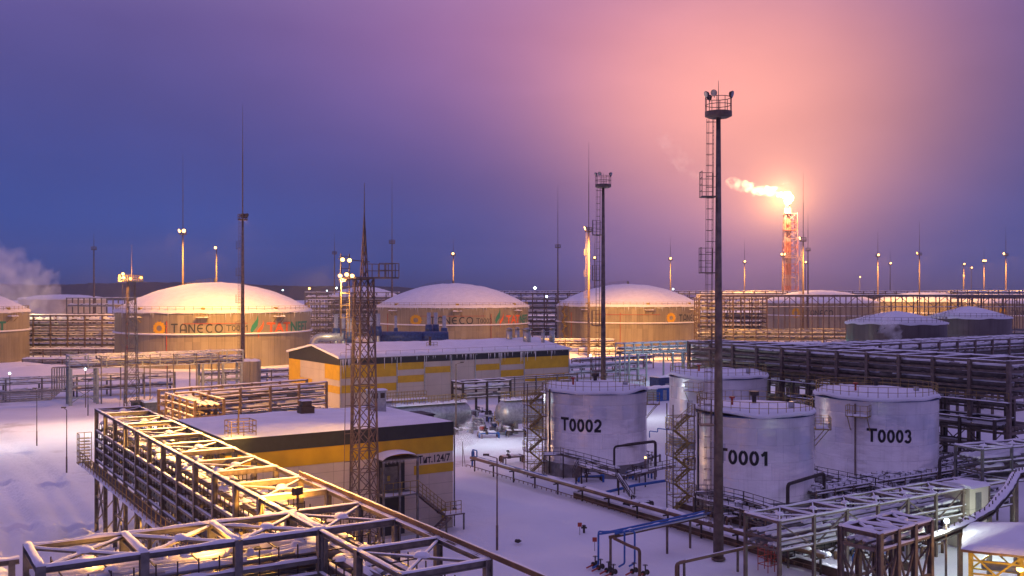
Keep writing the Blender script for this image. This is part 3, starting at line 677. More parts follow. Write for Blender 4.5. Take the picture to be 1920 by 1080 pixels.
# ---- foreground rack across the bottom left
fr = PZ(76, 1061, 10.6)
pipe_rack('grey steel pipe rack with snowy beams across the bottom left foreground', fr, U, 11.3, 3.8,
          [(7.1, P(3.8, 6, .1, .2, 5)), (7.9, P(3.8, 8, .08, .17, 6)), (8.7, P(3.8, 9, .07, .13, 7)), (9.35, P(3.8, 7, .06, .12, 8))], 10.6, 3.77, .34, steel, supports=True, near=True, clump=True, snowy=1.25, group='pipe racks with open frame tops', z0=-.4)
# cable tray carried on past the rack, to the lower right
a = PZ(906, 1037, 10.6); t = thing('cable_tray', 'brown cable tray running off the rack towards the bottom edge', 'cable tray', (a.x, a.y, 0), math.atan2(-V.y, -V.x))
MB().beam((-20, 0, 10.66), (16, 0, 10.66), .32, .1).build('tray', steelb, t); MB().beam((-20, -.17, 10.72), (16, -.17, 10.72), .05, .2).build('tray_edge', brownp, t)
sm = MB(); sm.ridge((-20, .05, 10.7), (10, .05, 10.7), .2, .06); sm.build('snow_cover', snow, t)
pp = MB(); pp.beam((15, 0, -.4), (15, 0, 10.6), .25); pp.build('post', steelb, t)

# added floodlight on a bracket where the racks meet, lights the long rack's faces
lj = fr + U * 11.6 + V * 3.9; t = thing('floodlight', 'added small dark floodlight seen from behind where the two open racks meet', 'floodlight', (lj.x, lj.y, 10.6), TH + pi / 2 + .35)
MB().beam((0, 0, 0), (0, 0, .9), .08).build('bracket', steeld, t); m = MB(); m.box((-.1, -.25, .75), (.14, .25, 1.1)); h_ = m.build('housing', steeld, t); MB().box((.141, -.22, .78), (.16, .22, 1.07)).build('lens', lamp_warm, h_)
FLJ = Vector((lj.x, lj.y, 11.9)) + (V * 1.0 - U * .35).normalized() * .5
# bits at bottom-left corner
q = PZ(0, 1052, 7.0); t = thing('pipe_support', 'small grey pipe frame in the bottom left corner', 'pipe support', (q.x, q.y, 0), TH)
m = MB(); m.ibeam((.55, 0, -.4), (.55, 0, 7.0), .3, .3); m.build('post', steel, t); MB().ibeam((-2, 0, 6.9), (.9, 0, 6.9), .3, .3).build('beam', steel, t); MB().ridge((-2, 0, 7.05), (.9, 0, 7.05), .36, .2).build('snow_cover', snow, t)

# ---- brown rack behind the near building
a = PZ(330, 741, 9.6); b = PZ(612, 720, 9.6)
pipe_rack('brown multi tier pipe rack lit orange behind the snowy flat roof', a, b - a, (b - a).length, 4.5,
          [(z, P(4.5, 6, .1, .2, 11 + i)) for i, z in enumerate((4.2, 5.3, 6.3, 7.3, 8.3, 9.1))], 9.9, 4.2, .26, steelb, top=False, cross=False, snowy=1.2, pm=[piped, steelb, pipem], side_beams=True)
a = PZ(311, 739, 9.7)
pipe_rack('brown multi tier pipe rack lit orange running from the corner towards the snowy flat roof', a, -V * 1.0 + U * .05, 10.0, 3.0,
          [(z, P(3.0, 4, .1, .18, 31 + i)) for i, z in enumerate((6.4, 7.4, 8.3, 9.1))], 9.9, 2.5, .24, steelb, top=False, cross=False, snowy=1.2, pm=[piped, steelb])
# ---- rack along the long building's wall
a = G(632, 762) - V * 2.2; a.z = 0
pipe_rack('low grey pipe rack along the wall of the long striped building', (a.x + .5, a.y, 0), U, 52, 2.4, [(z, P(2.4, 4, .12, .2, 41 + i)) for i, z in enumerate((1.8, 2.7, 3.5))], 3.9, 5.2, .22, steel, top=False, cross=False, snowy=1.3, pm=[galv, piped])

# ---- green-grey bridging racks on the left
a = PZ(130, 692, 6.6)
t = pipe_rack('grey pipe bridge on braced legs at left, spanning the snowy road', (a.x, a.y, 0), U, 32.5, 3.2, [(6.7, P(3.2, 6, .14, .24, 51)), (7.7, P(3.2, 5, .1, .2, 52))], 9.1, 3.25, .24, teals, legs=99, brace_side=True, cross=False, snowy=1.0)
for xx in (0.3, 4.9, 24.5, 28.5, 32.2):
    for y in (.1, 3.1): MB().beam((xx, y, -.4), (xx, y, 6.5), .42).build('leg', teals, t)
for xx, x2 in ((.3, 4.9), (24.5, 28.5), (28.5, 32.2)):
    for z in (1.2, 3.4, 5.2): MB().beam((xx, .1, z), (x2, .1, z), .25).build('tie_beam', teals, t)
    m = MB(); m.beam((xx, .15, .2), (x2, .15, 3.3), .13); m.beam((xx, .15, 3.3), (x2, .15, .2), .13); m.beam((xx, .15, 3.5), (x2, .15, 6.3), .13); m.build('cross_brace', teals, t)
for k in range(6):
    y = -.35 - .0 * k; m = MB(); x = -3.0 + .42 * k; m.path([(-30, -.4 - .02 * k, 1.2 + .36 * k), (x, -.4 - .02 * k, 1.2 + .36 * k), (x, -.4, 7.0), (x + 3, .4 + k * .3, 7.0)], .13, 8); m.build('down_pipe', pipem, t, True)
pipe_rack('long low pipe run behind the bridge legs at far left', G(-60, 756) , U * 1 + V * .02, 38, 3.5, [(1.4, P(3.5, 7, .14, .26, 61)), (3.2, P(3.5, 4, .12, .22, 62))], 4.2, 6, .3, steel, top=False, cross=False, snowy=1.6)
a = G(398, 732)
pipe_rack('low pipe run between the bridge and the brown rack', a + V * 8, U, 26, 3.0, [(1.2, P(3, 5, .14, .24, 63)), (2.6, P(3, 4, .14, .24, 64))], 3.2, 5.2, .25, steel, top=False, cross=False, snowy=1.5)
pipe_rack('upper flat pipe deck behind the bridge at left, level with the big tank base', PZ(190, 668, 8.8), U, 22, 5, [(8.1, P(5, 7, .1, .2, 65))], 8.9, 4.5, .2, steel, snowy=1.0, cross=False)
# ---- racks between and behind the large tanks
FG = 'far multi tier pipe racks'
pipe_rack('three tier pipe rack between the two leftmost big tanks', PY(30, 640, 330).xy.to_3d(), (1, 0, 0), 40, 4, [(z, P(4, 4, .25, .6, 71 + i)) for i, z in enumerate((1.2, 2.6, 4.2, 5.8, 7.4, 9.2, 11.0))], 13.2, 5.4, .45, steelb, cross=False, snowy=2.2, group=FG, pn=6)
pipe_rack('open steel frame above the tier rack left of the orange lit tank', PY(125, 640, 372).xy.to_3d(), (1, 0, 0), 26, 5, [(z, P(5, 3, .2, .4, 75 + i)) for i, z in enumerate((8.0, 12.0, 15.5))], 18.6, 4.6, .38, steel, cross=False, snowy=1.5, group=FG, pn=6)
pipe_rack('tall many tiered rack between the orange lit tank and the second big tank', PY(572, 640, 430).xy.to_3d(), (1, 0, 0), 40, 7, [(z, P(7, 4, .3, .7, 81 + i)) for i, z in enumerate((1.5, 3.2, 5, 7, 9, 11, 13, 15.2, 17.6))], 20.6, 5.0, .42, steel, cross=False, snowy=2.0, group=FG, pn=6)
pipe_rack('lattice end frame at the right edge of the orange lit tank', PY(578, 640, 380).xy.to_3d(), (1, 0, 0), 9, 6, [(z, P(6, 2, .2, .4, 89 + i)) for i, z in enumerate((4, 7, 10, 13, 16))], 17.8, 2.2, .3, steel, cross=False, snowy=1.5, group=FG, pn=6)
pipe_rack('tall many tiered rack between the second and third big tanks', PY(955, 640, 440).xy.to_3d(), (1, 0, 0), 62, 7, [(z, P(7, 4, .3, .7, 91 + i)) for i, z in enumerate((1.5, 3.2, 5, 7, 9, 11, 13, 15.2, 17.6))], 20.4, 5.2, .42, steelb, cross=False, snowy=2.0, group=FG, pn=6)
pipe_rack('long high rack on the horizon behind the third big tank', PY(925, 640, 640).xy.to_3d(), (1, 0, 0), 350, 7, [(z, P(7, 2, .4, .7, 101 + i)) for i, z in enumerate((12, 16, 19))], 21.2, 7, .5, steelb, cross=False, snowy=2.5, group=FG, pn=6)
# the long tall rack across the right half
t = pipe_rack('long tall rack of thin posts crossing the right half in front of the far tanks', PY(1312, 640, 335).xy.to_3d(), (1, 0, 0), 140, 6, [(1.4, P(6, 4, .3, .6, 110)), (2.8, P(6, 4, .3, .5, 111)), (4.4, P(6, 4, .3, .6, 112)), (6.0, P(6, 4, .3, .5, 113)), (7.6, P(6, 3, .3, .5, 114)), (15.8, [])], 19.3, 3.75, .27, steelb, cross=False, snowy=1.6, group=FG, pn=6)
m = MB()
for i in range(37):
    x = i * 3.75; a, b = (15.8, 19.1) if i % 2 else (19.1, 15.8); m.beam((x, 0, a), (x + 3.75, 0, b), .16)
m.build('truss_web', steelb, t); MB().box((0, -.4, 19.3), (140, 6.4, 19.75)).build('top_deck', steelb, t); MB().box((0, -.3, 19.754), (140, 6.2, 19.9)).build('deck_snow', snow, t)
pipe_rack('tall dense rack of pipes right of the third big tank', PY(1310, 640, 352).xy.to_3d(), (1, 0, 0), 24, 8, [(z, P(8, 4, .3, .6, 121 + i)) for i, z in enumerate((1.4, 3.0, 4.6, 6.2, 7.8, 9.4, 11, 12.6, 14.4, 16.4))], 18.6, 3.0, .34, steelb, cross=False, snowy=1.5, group=FG, pn=6)
pipe_rack('upper rack on the horizon at the far right', PY(1795, 640, 420).xy.to_3d(), (1, 0, 0), 70, 6, [(18, P(6, 3, .3, .5, 131)), (20, P(6, 3, .3, .5, 132))], 21.6, 4.5, .3, steelb, cross=False, snowy=1.4, group=FG, pn=6)

# ---- green-grey bridge behind tank T0002
a = PZ(1172, 646, 8.8)
t = pipe_rack('green grey pipe bridge with truss sides left of the nearest mast', (a.x, a.y, 0), U, 24, 3.5, [(6.6, P(3.5, 5, .16, .26, 141)), (7.7, P(3.5, 4, .1, .2, 142))], 9.0, 2.6, .2, teals, legs=99, brace_side=True, cross=False, snowy=1.2)
for xx in (1.2, 4.0, 6.4, 14.5, 17.5, 21.0, 24):
    for y in (.1, 3.4): MB().beam((xx, y, -.4), (xx, y, 6.4), .3).build('leg', teals, t)
for xx, x2 in ((1.2, 4.0), (4.0, 6.4), (14.5, 17.5), (21, 24)):
    for z in (1.6, 3.2, 4.9): MB().beam((xx, .1, z), (x2, .1, z), .16).build('tie_beam', teals, t)
a = G(1068, 712)
pipe_rack('low teal pipe run from the long building to the green grey bridge', (a.x, a.y, 0), U * .9 + V * .05, 22, 3.4, [(1.2, P(3.4, 5, .2, .3, 151)), (2.7, P(3.4, 3, .2, .35, 152))], 3.4, 3.6, .22, teals, top=False, cross=False, snowy=1.8)
pipe_rack('low pipe run behind the teal run, right of the long building', (a.x + 4, a.y + 22, 0), U * .9 + V * .05, 26, 3.4, [(1.2, P(3.4, 4, .2, .3, 153)), (2.7, P(3.4, 3, .2, .35, 154))], 3.4, 3.6, .22, steelb, top=False, cross=False, snowy=1.8)

# ---- dark racks on the right
DG = 'dark racks right of the white tanks'
p_end = Vector((61.8, 115.2, 0))
pipe_rack('dark four tier pipe rack behind the white tank marked T0003', p_end - U * 0, V, 52, 7.5, [(z, P(7.5, 7, .16, .3, 161 + i)) for i, z in enumerate((5.2, 9.2, 10.2, 11.2, 12.1))], 13.2, 4.75, .42, steelb, snowy=1.0, cross=False, pm=[piped, steelb, piped], walk=(7.5, 8.6, 1.0), brace_low=(.6, 4.8, 2), group=DG)
a = p_end + U * 9.5
pipe_rack('dark pipe rack just behind the four tier rack', a + V * 6, V, 46, 6, [(z, P(6, 5, .16, .3, 171 + i)) for i, z in enumerate((6.5, 9.0, 11.5))], 12.6, 4.6, .36, steelb, snowy=1.3, cross=False, group=DG)
pipe_rack('dark cross rack reaching the right edge above the four tier rack', Vector((49, 150, 0)), U, 60, 5, [(z, P(5, 5, .16, .28, 181 + i)) for i, z in enumerate((8.0, 10.0, 11.5))], 12.8, 5, .36, steelb, snowy=1.3, cross=False, group=DG)
pipe_rack('second dark cross rack farther back at right', Vector((46, 172, 0)), U, 80, 5, [(z, P(5, 5, .16, .28, 185 + i)) for i, z in enumerate((7.0, 9.0, 10.5))], 11.4, 5, .34, steelb, snowy=1.3, cross=False, group=DG)
pipe_rack('low dark pipe rack under the lower right of the four tier rack', p_end - U * 5 + V * 1, V, 30, 3.6, [(z, P(3.6, 5, .14, .26, 191 + i)) for i, z in enumerate((1.2, 3.2, 5.6))], 6.6, 4.2, .3, steeld, snowy=1.1, cross=False, group=DG)
pipe_rack('pipe rack beside the green lit shed with open end frame', PZ(1372, 652, 11.5).xy.to_3d(), U * .2 - V * .0 + Vector((1, -.25, 0)), 24, 4, [(z, P(4, 4, .16, .3, 195 + i)) for i, z in enumerate((6.5, 8.2, 9.8))], 11.5, 4.8, .34, steelb, snowy=1.4, cross=False, group=DG)

# ---- truss bridge lower right
a = PZ(1461, 978, 4.9)
t = pipe_rack('truss pipe bridge on square posts crossing the lower right', (a.x, a.y, 0), U, 28.5, 3.2, [(2.9, P(3.2, 5, .09, .18, 201)), (3.6, P(3.2, 4, .07, .14, 202))], 4.95, 3.55, .22, steelb, snowy=1.3, brace_side=True, clump=True, z0=-.4, group='truss bridges')
# ---- tall frame at right edge
a = PZ(1842, 842, 7.6)
pipe_rack('pale pipe rack frame at the right edge lit pinkish', (a.x, a.y, 0), U * 1.0 + V * -.15, 14, 2.8, [(z, P(2.8, 4, .12, .2, 211 + i)) for i, z in enumerate((4.6, 5.6, 6.5))], 7.6, 3.2, .2, steel, snowy=1.3, clump=True, group='truss bridges')
# ---- near dark cross braced stand lower right
a = PZ(1650, 1000, 6.9)
t = pipe_rack('dark cross braced pipe stand with snow lumps at lower right', (a.x, a.y, 0), U * 1.0 + V * .1, 5.6, 2.6, [(6.0, P(2.6, 4, .1, .16, 221))], 6.9, 1.87, .3, steelb, snowy=1.5, brace_low=(1.5, 5.6, 1), clump=True, near=True, group='truss bridges')
# curved cable tray
t = thing('cable_tray', 'dark curved cable tray with snow climbing to the right edge', 'cable tray', (0, 0, 0))
pts = [PZ(1735, 1010, 5.4), PZ(1800, 985, 5.6), PZ(1855, 955, 6.0), PZ(1890, 915, 6.6), PZ(1905, 888, 7.2), PZ(1940, 878, 7.4)]
m = MB(); s_ = MB(); st = MB()
for a_, b_ in zip(pts, pts[1:]):
    m.beam(a_, b_, .7, .12); m.beam(a_ - Z * .35, b_ - Z * .35, .5, .08); s_.ridge(a_ + Z * .06, b_ + Z * .06, .6, .16)
    for k in range(6): c = a_ + (b_ - a_) * (k / 6); st.beam(c - Z * .4, c + Z * .35, .06)
m.build('tray', steeld, t); s_.build('snow_cover', snow, t); st.build('tray_hangers', steeld, t)
for k in (1, 2, 4): MB().beam((pts[k].x, pts[k].y, -.4), pts[k] - Z * .4, .26).build('post', steelb, t)
# sloping pipe bundle
t = thing('pipe_bundle', 'bundle of three sloping pipes topped with snow beside the lit lamp', 'pipe bundle', (0, 0, 0)); s_ = MB()
for k in range(3):
    a_ = PZ(1800 + 12 * k, 975 - 2 * k, 5.9); b_ = PZ(1822 + 16 * k, 1012, 3.8); m = MB(); m.tube(a_, b_, .16, 8); m.build('pipe', piped, t, True); s_.ridge(a_ + Z * .12, b_ + Z * .12, .22, .1)
s_.build('snow_cover', snow, t)

# ---- low pipe runs filling the yard between and behind the large tanks
LG = 'low pipe runs between the large tanks'
for lb, px, py, L, dv, W_, nn_, hh in (('low pipe run on the snow between the cut off tank and the orange lit tank', 42, 688, 38, (1, .05, 0), 5, 6, 2.2), ('second low pipe run just behind the first one at left', 48, 672, 44, (1, .0, 0), 5, 5, 3.0),
        ('low pipe run between the orange lit tank and the striped building', 572, 676, 26, (1, .1, 0), 5, 6, 3.6), ('low pipe run behind the blue ducts', 590, 660, 60, (1, 0, 0), 5, 6, 4.2),
        ('low pipe run before the gap between the second and third domes', 968, 660, 34, (1, 0, 0), 5, 6, 4.4), ('low pipe run on the orange lit snow before the third dome', 1085, 664, 36, (1, -.05, 0), 4, 5, 1.6),
        ('low pipe run under the green grey bridge', 1225, 676, 34, (1, .1, 0), 5, 6, 3.2), ('low pipe run behind the green lit shed', 1375, 655, 60, (1, 0, 0), 6, 6, 4.6), ('low pipe run before the grey ribbed tanks', 1560, 668, 50, (1, -.03, 0), 6, 6, 5.0),
        ('low pipe run at the right edge beyond the dark racks', 1760, 662, 60, (1, 0, 0), 6, 6, 5.2)):
    g_ = G(px, py); pipe_rack(lb, g_, dv, L, W_, [(hh * .35, P(W_, nn_, .18, .4, px)), (hh * .75, P(W_, nn_, .18, .4, px + 1))], hh, 5.5, .28, steelb, top=False, cross=False, snowy=1.6, group=LG, pn=6)

# ---- crowded pipework at lower right
NG = 'low pipe runs at lower right'
for lb, px, py, dv, L, W_, nn_, hh in (('low pipe run along the snow below the truss bridge', 1478, 1062, U, 20, 2.2, 5, 1.5), ('low pipe run between the tank marked T0001 and the truss bridge', 1530, 962, U, 24, 2.4, 6, 2.1),
        ('low pipe run right of the tank marked T0003 base', 1760, 915, U, 16, 3.0, 7, 2.6), ('low pipe run behind the cross braced pipe stand', 1690, 1010, U, 14, 2.4, 6, 2.9), ('low pipe run crossing under the truss bridge towards the back', 1625, 1040, V, 18, 1.8, 4, 1.7)):
    pipe_rack(lb, G(px, py), dv, L, W_, [(hh * .4, P(W_, nn_, .07, .17, px)), (hh * .85, P(W_, nn_, .06, .15, px + 1))], hh, 2.8, .14, steelb, top=False, cross=False, snowy=1.2, group=NG, supports=True)
t = thing('ladder_frame', 'thin red brown ladder frame standing by the first post of the truss bridge', 'ladder frame', G(1440, 1075), TH); m = MB(); m.rail([(0, 0, 0), (1.4, 0, 0), (1.4, 1.0, 0), (0, 1.0, 0)], 2.6, .03, .7, 4, True); m.build('frame', redp, t)
# ------------------------------------------------------------------ buildings
# near building: local x along the front (left->right in picture), y away from the camera
B1 = Vector((-22.4, 77.9, 0)); r1 = math.atan2(11.1, 17.1); LB, WB, HB = 20.4, 14.7, 9.35
t = thing('industrial_building', 'near building with snowy flat roof, charcoal and yellow bands and an entrance stair', 'building', B1, r1)
MB().box((0, 0, -.4), (LB, WB, HB - .5)).build('wall', whitew, t)
MB().box((-.06, -.06, 8.15), (LB + .06, WB + .06, HB)).build('parapet_band', charcoal, t)
MB().box((-.03, -.03, 6.75), (LB + .03, WB + .03, 8.147)).build('yellow_band', yelw, t)
MB().box((LB - 3.9, -.034, 4.95), (LB + .03, .5, 5.75)).build('yellow_band', yelw, t)
MB().box((LB - 3.9, -.03, 5.753), (LB - .25, .3, 6.747)).build('sign_panel', whitew, t)
m = MB(); nxr, nyr = 40, 30
for j in range(nyr + 1):
    for i in range(nxr + 1):
        x = LB * i / nxr; y = WB * j / nyr; ed = min(x, LB - x, y, WB - y)
        z = HB + .02 + min(1, ed / 1.2) * .24 + .12 * noise.noise(Vector((x * .35, y * .35, 1))) * min(1, ed / 1.5)
        z += .35 * math.exp(-((x - 15.3) ** 2 + (y - 7.2) ** 2) / 2.5)
        m.v.append((x, y, z))
m.f = [(j * (nxr + 1) + i, j * (nxr + 1) + i + 1, (j + 1) * (nxr + 1) + i + 1, (j + 1) * (nxr + 1) + i) for j in range(nyr) for i in range(nxr)]
m.build('roof_snow', snow, t, True)
m = MB(); m.box((16.2, 8.0, HB), (17.7, 9.3, HB + 2.3)); m.build('chimney', galv, t); MB().ridge((16.1, 8.65, HB + 2.3), (17.8, 8.65, HB + 2.3), 1.4, .16).build('chimney_snow', snow, t)
m = MB()
for x in (16.4, 17.1): m.box((x, 7.98, HB + 1.55), (x + .45, 8.0, HB + 2.05))
m.build('chimney_louvre', steeld, t)
m = MB(); m.box((10.2, 10.4, HB), (11.5, 11.5, HB + .9)); m.box((10.4, 10.6, HB + .9), (11.3, 11.3, HB + 1.45)); m.build('roof_vent_box', steeld, t)
MB().ridge((10.3, 10.95, HB + 1.45), (11.4, 10.95, HB + 1.45), .8, .15).build('vent_snow', snow, t)
m = MB(); m.rail([(.6, .5, HB), (2.6, .5, HB), (2.6, 2.2, HB), (.6, 2.2, HB)], 1.3, .035, .9, 2, True); m.tube((1.4, 1.2, HB), (1.4, 1.2, HB + 2.3), .06, 6); m.build('hatch_railing', ochre, t)
# lettering on the sign panel, flat on the wall
vs, fs = fontmesh('Тит.124/7', 1, .02); MBt = MB(); MBt.v = [(LB - 3.5 + v.x * 3.2, -.045, 5.88 + v.y * .72) for v in vs]; MBt.f = fs; MBt.build('lettering', black, t)
# entrance
x0, x1 = LB - 7.5, LB - 4.5
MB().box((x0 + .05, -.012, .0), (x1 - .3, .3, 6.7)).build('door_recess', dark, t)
d_ = MB().box((x0 + .35, -.08, 3.75), (x0 + 2.0, -.0125, 5.9)).build('door', steel, t); MB().tube((x0 + 1.85, -.14, 4.75), (x0 + 1.85, -.08, 4.75), .05, 8).build('handle', steeld, d_)
MB().box((x0 + 1.0, -.095, 4.7), (x0 + 1.25, -.083, 5.15)).build('notice', yels, d_)
m = MB(); m.box((x0 - .3, -1.9, 6.72), (x1 + .15, .25, 6.82)); m.build('canopy', steel, t)
m = MB(); n = 10
for j in range(n + 1):
    for i in range(n + 1):
        u, v_ = i / n, j / n; e = min(u, 1 - u, v_, 1 - v_); m.v.append((x0 - .3 + (x1 - x0 + .45) * u, -1.9 + 2.1 * v_, 6.84 + .42 * (1 - (2 * u - 1) ** 2) ** .6 + .12 * min(1, e * 6)))
m.f = [(j * (n + 1) + i, j * (n + 1) + i + 1, (j + 1) * (n + 1) + i + 1, (j + 1) * (n + 1) + i) for j in range(n) for i in range(n)]
m.build('canopy_snow', snow, t, True)
m = MB()
for i in range(26): x = x0 - .25 + i * .13; m.tube((x, -1.88, 6.72), (x, -1.88, 6.72 - .12 - .15 * rnd.random()), .03, 4, .005)
o_ = m.build('icicles', icem, t); o_['kind'] = 'stuff'
for x in (x0 - .15, x0 + 1.35, x1 + .05): MB().beam((x, -1.75, -.4), (x, -1.75, 6.72), .16).build('post', steel, t)
m = MB(); m.box((x0 - .1, -1.85, 3.65), (x1 + .1, -.0, 3.75)); m.build('landing', steel, t); MB().ridge((x0, -1.2, 3.75), (x1, -1.2, 3.75), 1.0, .12).build('landing_snow', snow, t)
m = MB(); m.rail([(x0 - .1, -1.85, 3.75), (x1 + .1, -1.85, 3.75)], 1.1, .03, .8); m.build('landing_railing', ochre, t)
m = MB(); xs_, ze = x1 + .1, 1.55; xe = xs_ + 2.6
for yy in (-1.8, -.9): m.beam((xs_, yy, 3.7), (xe, yy, ze), .05, .2)
for k in range(11): f = (k + .5) / 11; m.box((xs_ + (xe - xs_) * f - .12, -1.8, 3.7 + (ze - 3.7) * f), (xs_ + (xe - xs_) * f + .12, -.9, 3.74 + (ze - 3.7) * f))
m.build('stair', steelb, t)
m = MB(); m.rail([(xs_, -1.84, 3.7), (xe, -1.84, ze)], 1.1, .03, .5, 2); m.rail([(xe, -1.84, ze), (xe + 1.6, -1.84, ze)], 1.1, .03, .5, 2); m.build('stair_railing', ochre, t)
MB().box((xe, -2.0, ze - .1), (xe + 1.9, -.3, ze)).build('lower_landing', steelb, t); MB().ridge((xe, -1.2, ze), (xe + 1.9, -1.2, ze), 1.3, .14).build('landing_snow', snow, t)
m = MB()
for yy in (-2.9, -2.1): m.beam((xe, yy, ze), (xe - 2.2, yy, 0), .05, .2)
for k in range(8): f = (k + .5) / 8; m.box((xe - 2.2 * f - .12, -2.9, ze - ze * f), (xe - 2.2 * f + .12, -2.1, ze + .04 - ze * f))
m.build('stair', steelb, t)
for x in (xe + .05, xe + 1.8): MB().beam((x, -1.95, -.3), (x, -1.95, ze), .12).build('post', steel, t)
MB().box((LB - 1.15, -.04, .6), (LB - .65, -.034, 1.7)).build('notice', yels, t)
MB().tube((LB + .1, -.1, 0), (LB + .1, -.1, HB - .6), .07, 8).build('downpipe', steel, t)
m = MB(); m.box((.5, -.05, 1.0), (2.0, -.03, 3.0)); m.box((3.4, -.05, 0.0), (4.6, -.03, 2.3)); m.build('wall_hatch', steel, t)
# shed back-right, dark box by the roof corner
c = PY(786, 800, 103); t = thing('shed', 'small dark shed with snow lid peeking behind the right end of the near building', 'shed', (c.x, c.y, 0), TH)
MB().box((-1, -1, -.3), (1.2, 2, 8.2 - 0)).build('wall', steelb, t); MB().box((-1.1, -1.1, 8.2), (1.3, 2.1, 8.35)).build('roof', dark, t)
# long striped building
B2 = Vector((-30.8, 178, 0)); r2 = math.atan2(29, 42.7); L2, W2, H2, RZ = 51.6, 24.0, 9.0, 10.7
t = thing('industrial_building', 'long building with low snowy gable roof and yellow striped wall in the middle distance', 'building', B2, r2)
m = MB(); m.box((0, 0, -.4), (L2, W2, H2)); m.add([(0, 0, H2), (0, W2, H2), (0, W2 / 2, RZ), (L2, 0, H2), (L2, W2, H2), (L2, W2 / 2, RZ)], [(0, 2, 1), (3, 4, 5)]); m.build('wall', whitef, t)
m = MB(); m.box((-.05, -.05, 7.7), (L2 + .05, 0, H2 - .02)); m.build('dark_band', charcoal, t)
m = MB(); m.add([(-.05, -.05, 7.7), (-.05, W2, 7.7), (-.05, W2, H2), (-.05, W2 / 2, RZ), (-.05, -.05, H2), (0, -.05, 7.7), (0, W2, 7.7), (0, W2, H2), (0, W2 / 2, RZ), (0, -.05, H2)],
                [(0, 4, 3, 2, 1), (0, 5, 9, 4), (4, 9, 8, 3), (3, 8, 7, 2), (1, 6, 5, 0)]); m.build('dark_band', charcoal, t)
def band(a, b, z0, z1, nm='yellow_panel'): MB().box((a, -.055, z0), (b, -.004, z1)).build(nm, yelw, t)
for a, b, z0, z1 in ((0, 11.3, 5.3, 7.7), (0, 11.3, 2.7, 4.1), (11.6, 17.1, 6.4, 7.7), (11.6, 17.1, 4.0, 5.3), (17.4, 22.9, 5.5, 6.7), (28.7, 34.2, 5.5, 6.7), (34.5, 40.0, 6.4, 7.7), (34.5, 40.0, 4.0, 5.3), (40.3, L2 + .03, 5.3, 7.7), (40.3, L2 + .03, 2.7, 4.1)): band(a, b, z0, z1)
for y0, y1, z0, z1 in ((-.05, 6.5, 5.0, 7.7), (-.05, 6.5, 2.6, 3.9), (12.5, 18, 2.6, 4.4), (18.3, W2, 3.0, 7.7)): MB().box((-.055, y0, z0), (-.004, y1, z1)).build('yellow_panel', yelw, t)
m = MB(); nn = 60
for j, (y, z) in enumerate(((-.5, H2 - .1), (-.55, H2 + .25), (W2 * .16, H2 + .68), (W2 * .33, H2 + 1.25), (W2 / 2, RZ + .32), (W2 * .66, H2 + 1.25), (W2 + .5, H2 + .25), (W2 + .5, H2 - .1))):
    for i in range(nn + 1):
        x = -.4 + (L2 + .8) * i / nn; m.v.append((x, y, z + .14 * noise.noise(Vector((x * .4, y * .3, 4)))))
m.f = [(j * (nn + 1) + i, j * (nn + 1) + i + 1, (j + 1) * (nn + 1) + i + 1, (j + 1) * (nn + 1) + i) for j in range(7) for i in range(nn)]
m.build('roof_snow', snow, t, True)
m = MB(); m.add([(-.38, -.5, H2 - .12), (-.38, W2 / 2, RZ - .0), (-.38, W2 + .5, H2 - .12), (-.38, W2 + .5, H2 + .3), (-.38, W2 / 2, RZ + .35), (-.38, -.5, H2 + .3)], [(0, 1, 4, 5), (1, 2, 3, 4)]); m.build('roof_edge_snow', snow, t)
m = MB(); m.box((-.4, -.56, H2 - .18), (L2 + .4, -.42, H2 - .04)); m.build('gutter', steel, t)
m = MB(); m.rail([(.3, .2, H2 + .3), (L2 - .3, .2, H2 + .3)], .7, .025, 3.0, 0); m.build('roof_railing', steelb, t)
for x in (.15, 11.45, 17.25, 23.1, 28.5, 34.35, 40.15, L2 - .2): MB().tube((x, -.16, 0), (x, -.16, H2), .09, 6).build('downpipe', galv, t)
m = MB()
for i in range(90):
    x = rnd.uniform(0, L2) if i > 35 else rnd.uniform(0, 4) if i < 18 else rnd.uniform(39, 43); L = .4 + rnd.random() ** 2 * (2.4 if i < 45 else 1.6); m.tube((x, -.48, H2), (x, -.48, H2 - L), .10, 4, .01)
o_ = m.build('icicles', icem, t); o_['kind'] = 'stuff'
for k, (x, y, r, h) in enumerate(((23, 8, .25, 2.4),)):
    m = MB(); m.tube((x, y, 9.6), (x, y, 9.6 + h), r, 10); m.build('roof_pipe', steeld, t, True); m = MB(); m.rail([(x - 1.2, y - .8, 9.9), (x + 1.2, y - .8, 9.9)], 1, .04, .8); m.build('pipe_railing', ochre, t)
for (px, py, Y, w) in ((955, 655, 212, 1.5), (970, 650, 216, 1.2), (988, 658, 211, 2.0), (1018, 662, 212, .9), (1035, 655, 216, 1.4)):
    p = PY(px, py, Y); p.z = 0; a = Vector(p) - B2; lx = a.x * cos(-r2) - a.y * sin(-r2); ly = a.x * sin(-r2) + a.y * cos(-r2)
    zb = 9.4; m = MB(); h = 3.4 if w > 1 else 3.0; m.tube((lx, ly, zb), (lx, ly, zb + h), w * .5 * .85, 14); m.tube((lx, ly, zb + h + .1), (lx, ly, zb + h + .45), w * .62, 14, .12); m.tube((lx, ly, zb - .1), (lx, ly, zb + .35), w * .62, 14); m.build('roof_ventilator', galv, t, True)
